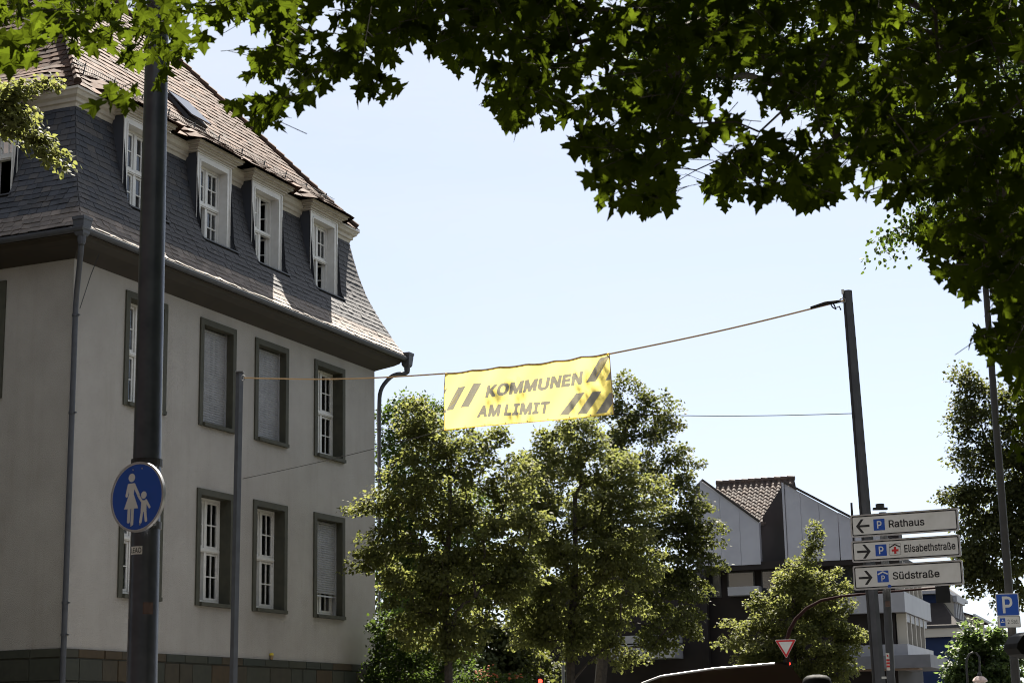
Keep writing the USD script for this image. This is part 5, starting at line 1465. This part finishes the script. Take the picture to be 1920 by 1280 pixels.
twigs = []      # end point and direction of every leafy shoot
for outline, ya, yb, want in CAN:
    poly = sg.Polygon(outline).buffer(0)
    pr_ = shapely.prepared.prep(poly.buffer(-10))
    x0, y0, x1, y1 = poly.bounds
    got = 0
    n_tw = max(4, int(want / 6.5))
    while got < n_tw:
        x, y = rng.uniform(x0, x1), rng.uniform(y0, y1)
        if not pr_.contains(sg.Point(x, y)):
            continue
        Yd = rng.uniform(ya, yb)
        twigs.append((at(x, y, Yd), poly)); got += 1
VIS = len(twigs)
n_up = 0
while n_up < 4200:       # the rest of the crown, above and beyond the frame
    u = rng.normal(size=3); u /= np.linalg.norm(u)
    p = np.array([4.2, 9.5, 7.6]) + u * np.array([6.2, 5.6, 3.4]) * rng.uniform(0.2, 1) ** (1 / 2.5)
    if p[2] < 3.2 or not frame_ok(p[None], 55)[0]:
        continue
    if p[0] < -0.5 and rng.random() < 0.93:
        continue
    twigs.append((p, None)); n_up += 1
tp_ = np.array([t[0] for t in twigs])
cen = mb_base + [0, 0, 4.2]
LP, LD, LN, LS, LV, LK, stems, pets = [], [], [], [], [], [], [], []
for k, (p, poly) in enumerate(twigs):
    away = p - cen; away[2] *= 0.25
    d = unit(unit(away) + rng.normal(0, 0.45, 3) + [0, -0.1, -0.35])
    n_l = int(rng.integers(5, 9))
    Lt = rng.uniform(0.16, 0.34)
    a = p - d * Lt * 0.5
    side_v = unit(np.cross(d, [0, 0, 1.0]))
    stems.append((a, p + d * Lt * 0.45))
    for j in range(n_l):
        s = (j // 2 + 0.4) / (n_l / 2)
        node = a + d * Lt * min(s, 1.0)
        pet = unit(side_v * (1 if j % 2 else -1) * rng.uniform(0.5, 1.2) + d * rng.uniform(0.2, 0.9) + rng.normal(0, 0.35, 3) + [0, 0, -0.15])
        pl = rng.uniform(0.035, 0.085)
        b0 = node + pet * pl
        size = (0.075 if k < VIS else 0.17) * rng.uniform(0.62, 1.22)
        tip = unit(pet * 0.5 + np.array([0, 0, -0.75]) + rng.normal(0, 0.35, 3))
        nn = unit(np.array([0, 0, 0.75]) + unit(np.array([0, -1.0, -0.2])) * rng.uniform(-0.1, 0.9) + rng.normal(0, 0.42, 3))
        LP.append(b0); LD.append(tip); LN.append(nn); LS.append(size); LV.append(k < VIS); LK.append(k)
        pets.append((node, b0))
LP, LD, LN, LS, LV = np.array(LP), np.array(LD), np.array(LN), np.array(LS), np.array(LV)
Rm = frames(LN, LD, rng)
cent = LP + np.einsum('nij,j->ni', Rm, np.array([0, 0.5, 0])) * LS[:, None]
q = proj(cent)
allp = shapely.union_all([sg.Polygon(o).buffer(0) for o, *_ in CAN]).buffer(4)
LK = np.array(LK)
fz_ = rng.normal(9, 14, len(twigs))[LK] + rng.normal(0, 6, len(LK))       # the edge of the crown is ragged, shoot by shoot
dist_ = np.where(shapely.contains_xy(allp, q[:, 0], q[:, 1]), 1, -1) * shapely.distance(allp.boundary, shapely.points(q[:, 0], q[:, 1]))
inside = dist_ > fz_
for hx, hy, hrx, hry in HOLES:
    inside &= ((q[:, 0] - hx) / hrx) ** 2 + ((q[:, 1] - hy) / hry) ** 2 > 1
off = (q[:, 1] < -30) | (q[:, 0] > 1950)
keep = np.where(LV, inside | off, off)
LP, LS, Rm, q = LP[keep], LS[keep], Rm[keep], q[keep]
vis = (q[:, 1] > -10) & (q[:, 1] < 1280) & (q[:, 0] > -10) & (q[:, 0] < 1930)
dcam = np.linalg.norm(LP - [0, 0, EYE], axis=1)
edge = np.abs(dist_[keep])
rank = np.where(vis, dcam + 0.01 * np.minimum(edge, 300), 1e6)
order = np.argsort(rank)
CURL = np.c_[rng.uniform(0.2, 2.6, len(LP)), rng.normal(0, 0.30, len(LP)), rng.normal(0.05, 0.22, len(LP))]
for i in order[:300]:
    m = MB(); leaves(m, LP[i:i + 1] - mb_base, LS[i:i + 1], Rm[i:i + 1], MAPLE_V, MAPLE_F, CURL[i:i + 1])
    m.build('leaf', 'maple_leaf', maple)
rest = order[300:]
near_, far_ = rest[vis[rest]], rest[~vis[rest]]
m = MB(); leaves(m, LP[near_] - mb_base, LS[near_], Rm[near_], MAPLE_V, MAPLE_F, CURL[near_])
ci_ = [0, 1, 3, 5, 8, 10, 12, 14, 16, 17, 18, 20, 22, 24, 27, 29, 31]
cv_ = MAPLE_V[ci_]
leaves(m, LP[far_] - mb_base, LS[far_], Rm[far_], cv_, np.array([[0, 1 + i, 1 + (i + 1) % 16] for i in range(16)]))
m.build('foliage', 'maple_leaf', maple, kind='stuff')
sm_ = MB()
kept_tw = np.zeros(len(twigs), int)
np.add.at(kept_tw, LK[keep], 1)
for k, (a, b) in enumerate(stems):
    if kept_tw[k] >= 4 or (kept_tw[k] >= 1 and k >= VIS):
        sm_.tube([a - mb_base, b - mb_base], [0.0022, 0.0015], 3, cap=False)
for i in np.nonzero(keep)[0]:
    if LK[i] < VIS:
        sm_.tube([pets[i][0] - mb_base, pets[i][1] - mb_base], [0.0011, 0.0009], 3, cap=False)
sm_.build('twigs', 'twig_bark', maple, kind='stuff')
# limbs: trunk off to the right, boughs arching over the street
trunk_pts = [mb_base + [0, 0, z] + np.array([-0.10 * z / 4, -0.1 * z / 4, 0]) for z in (0, 1.2, 2.4, 3.6, 4.8, 6.2, 7.6)]
MB().tube(np.array(trunk_pts) - mb_base, [0.34, 0.28, 0.25, 0.23, 0.20, 0.16, 0.11], 16).build('trunk', 'bark', maple, smooth=50)
sub = tp_[np.nonzero(kept_tw >= 3)[0]]; sub = sub[rng.permutation(len(sub))][:1500]
nodes, par = grow(sub, trunk_pts, rng, rise=0.15)
lm_ = MB(); limbs(lm_, nodes - mb_base, par, 0.15, tip=0.0018, sides=8)
lm_.build('limbs', 'bark', maple)
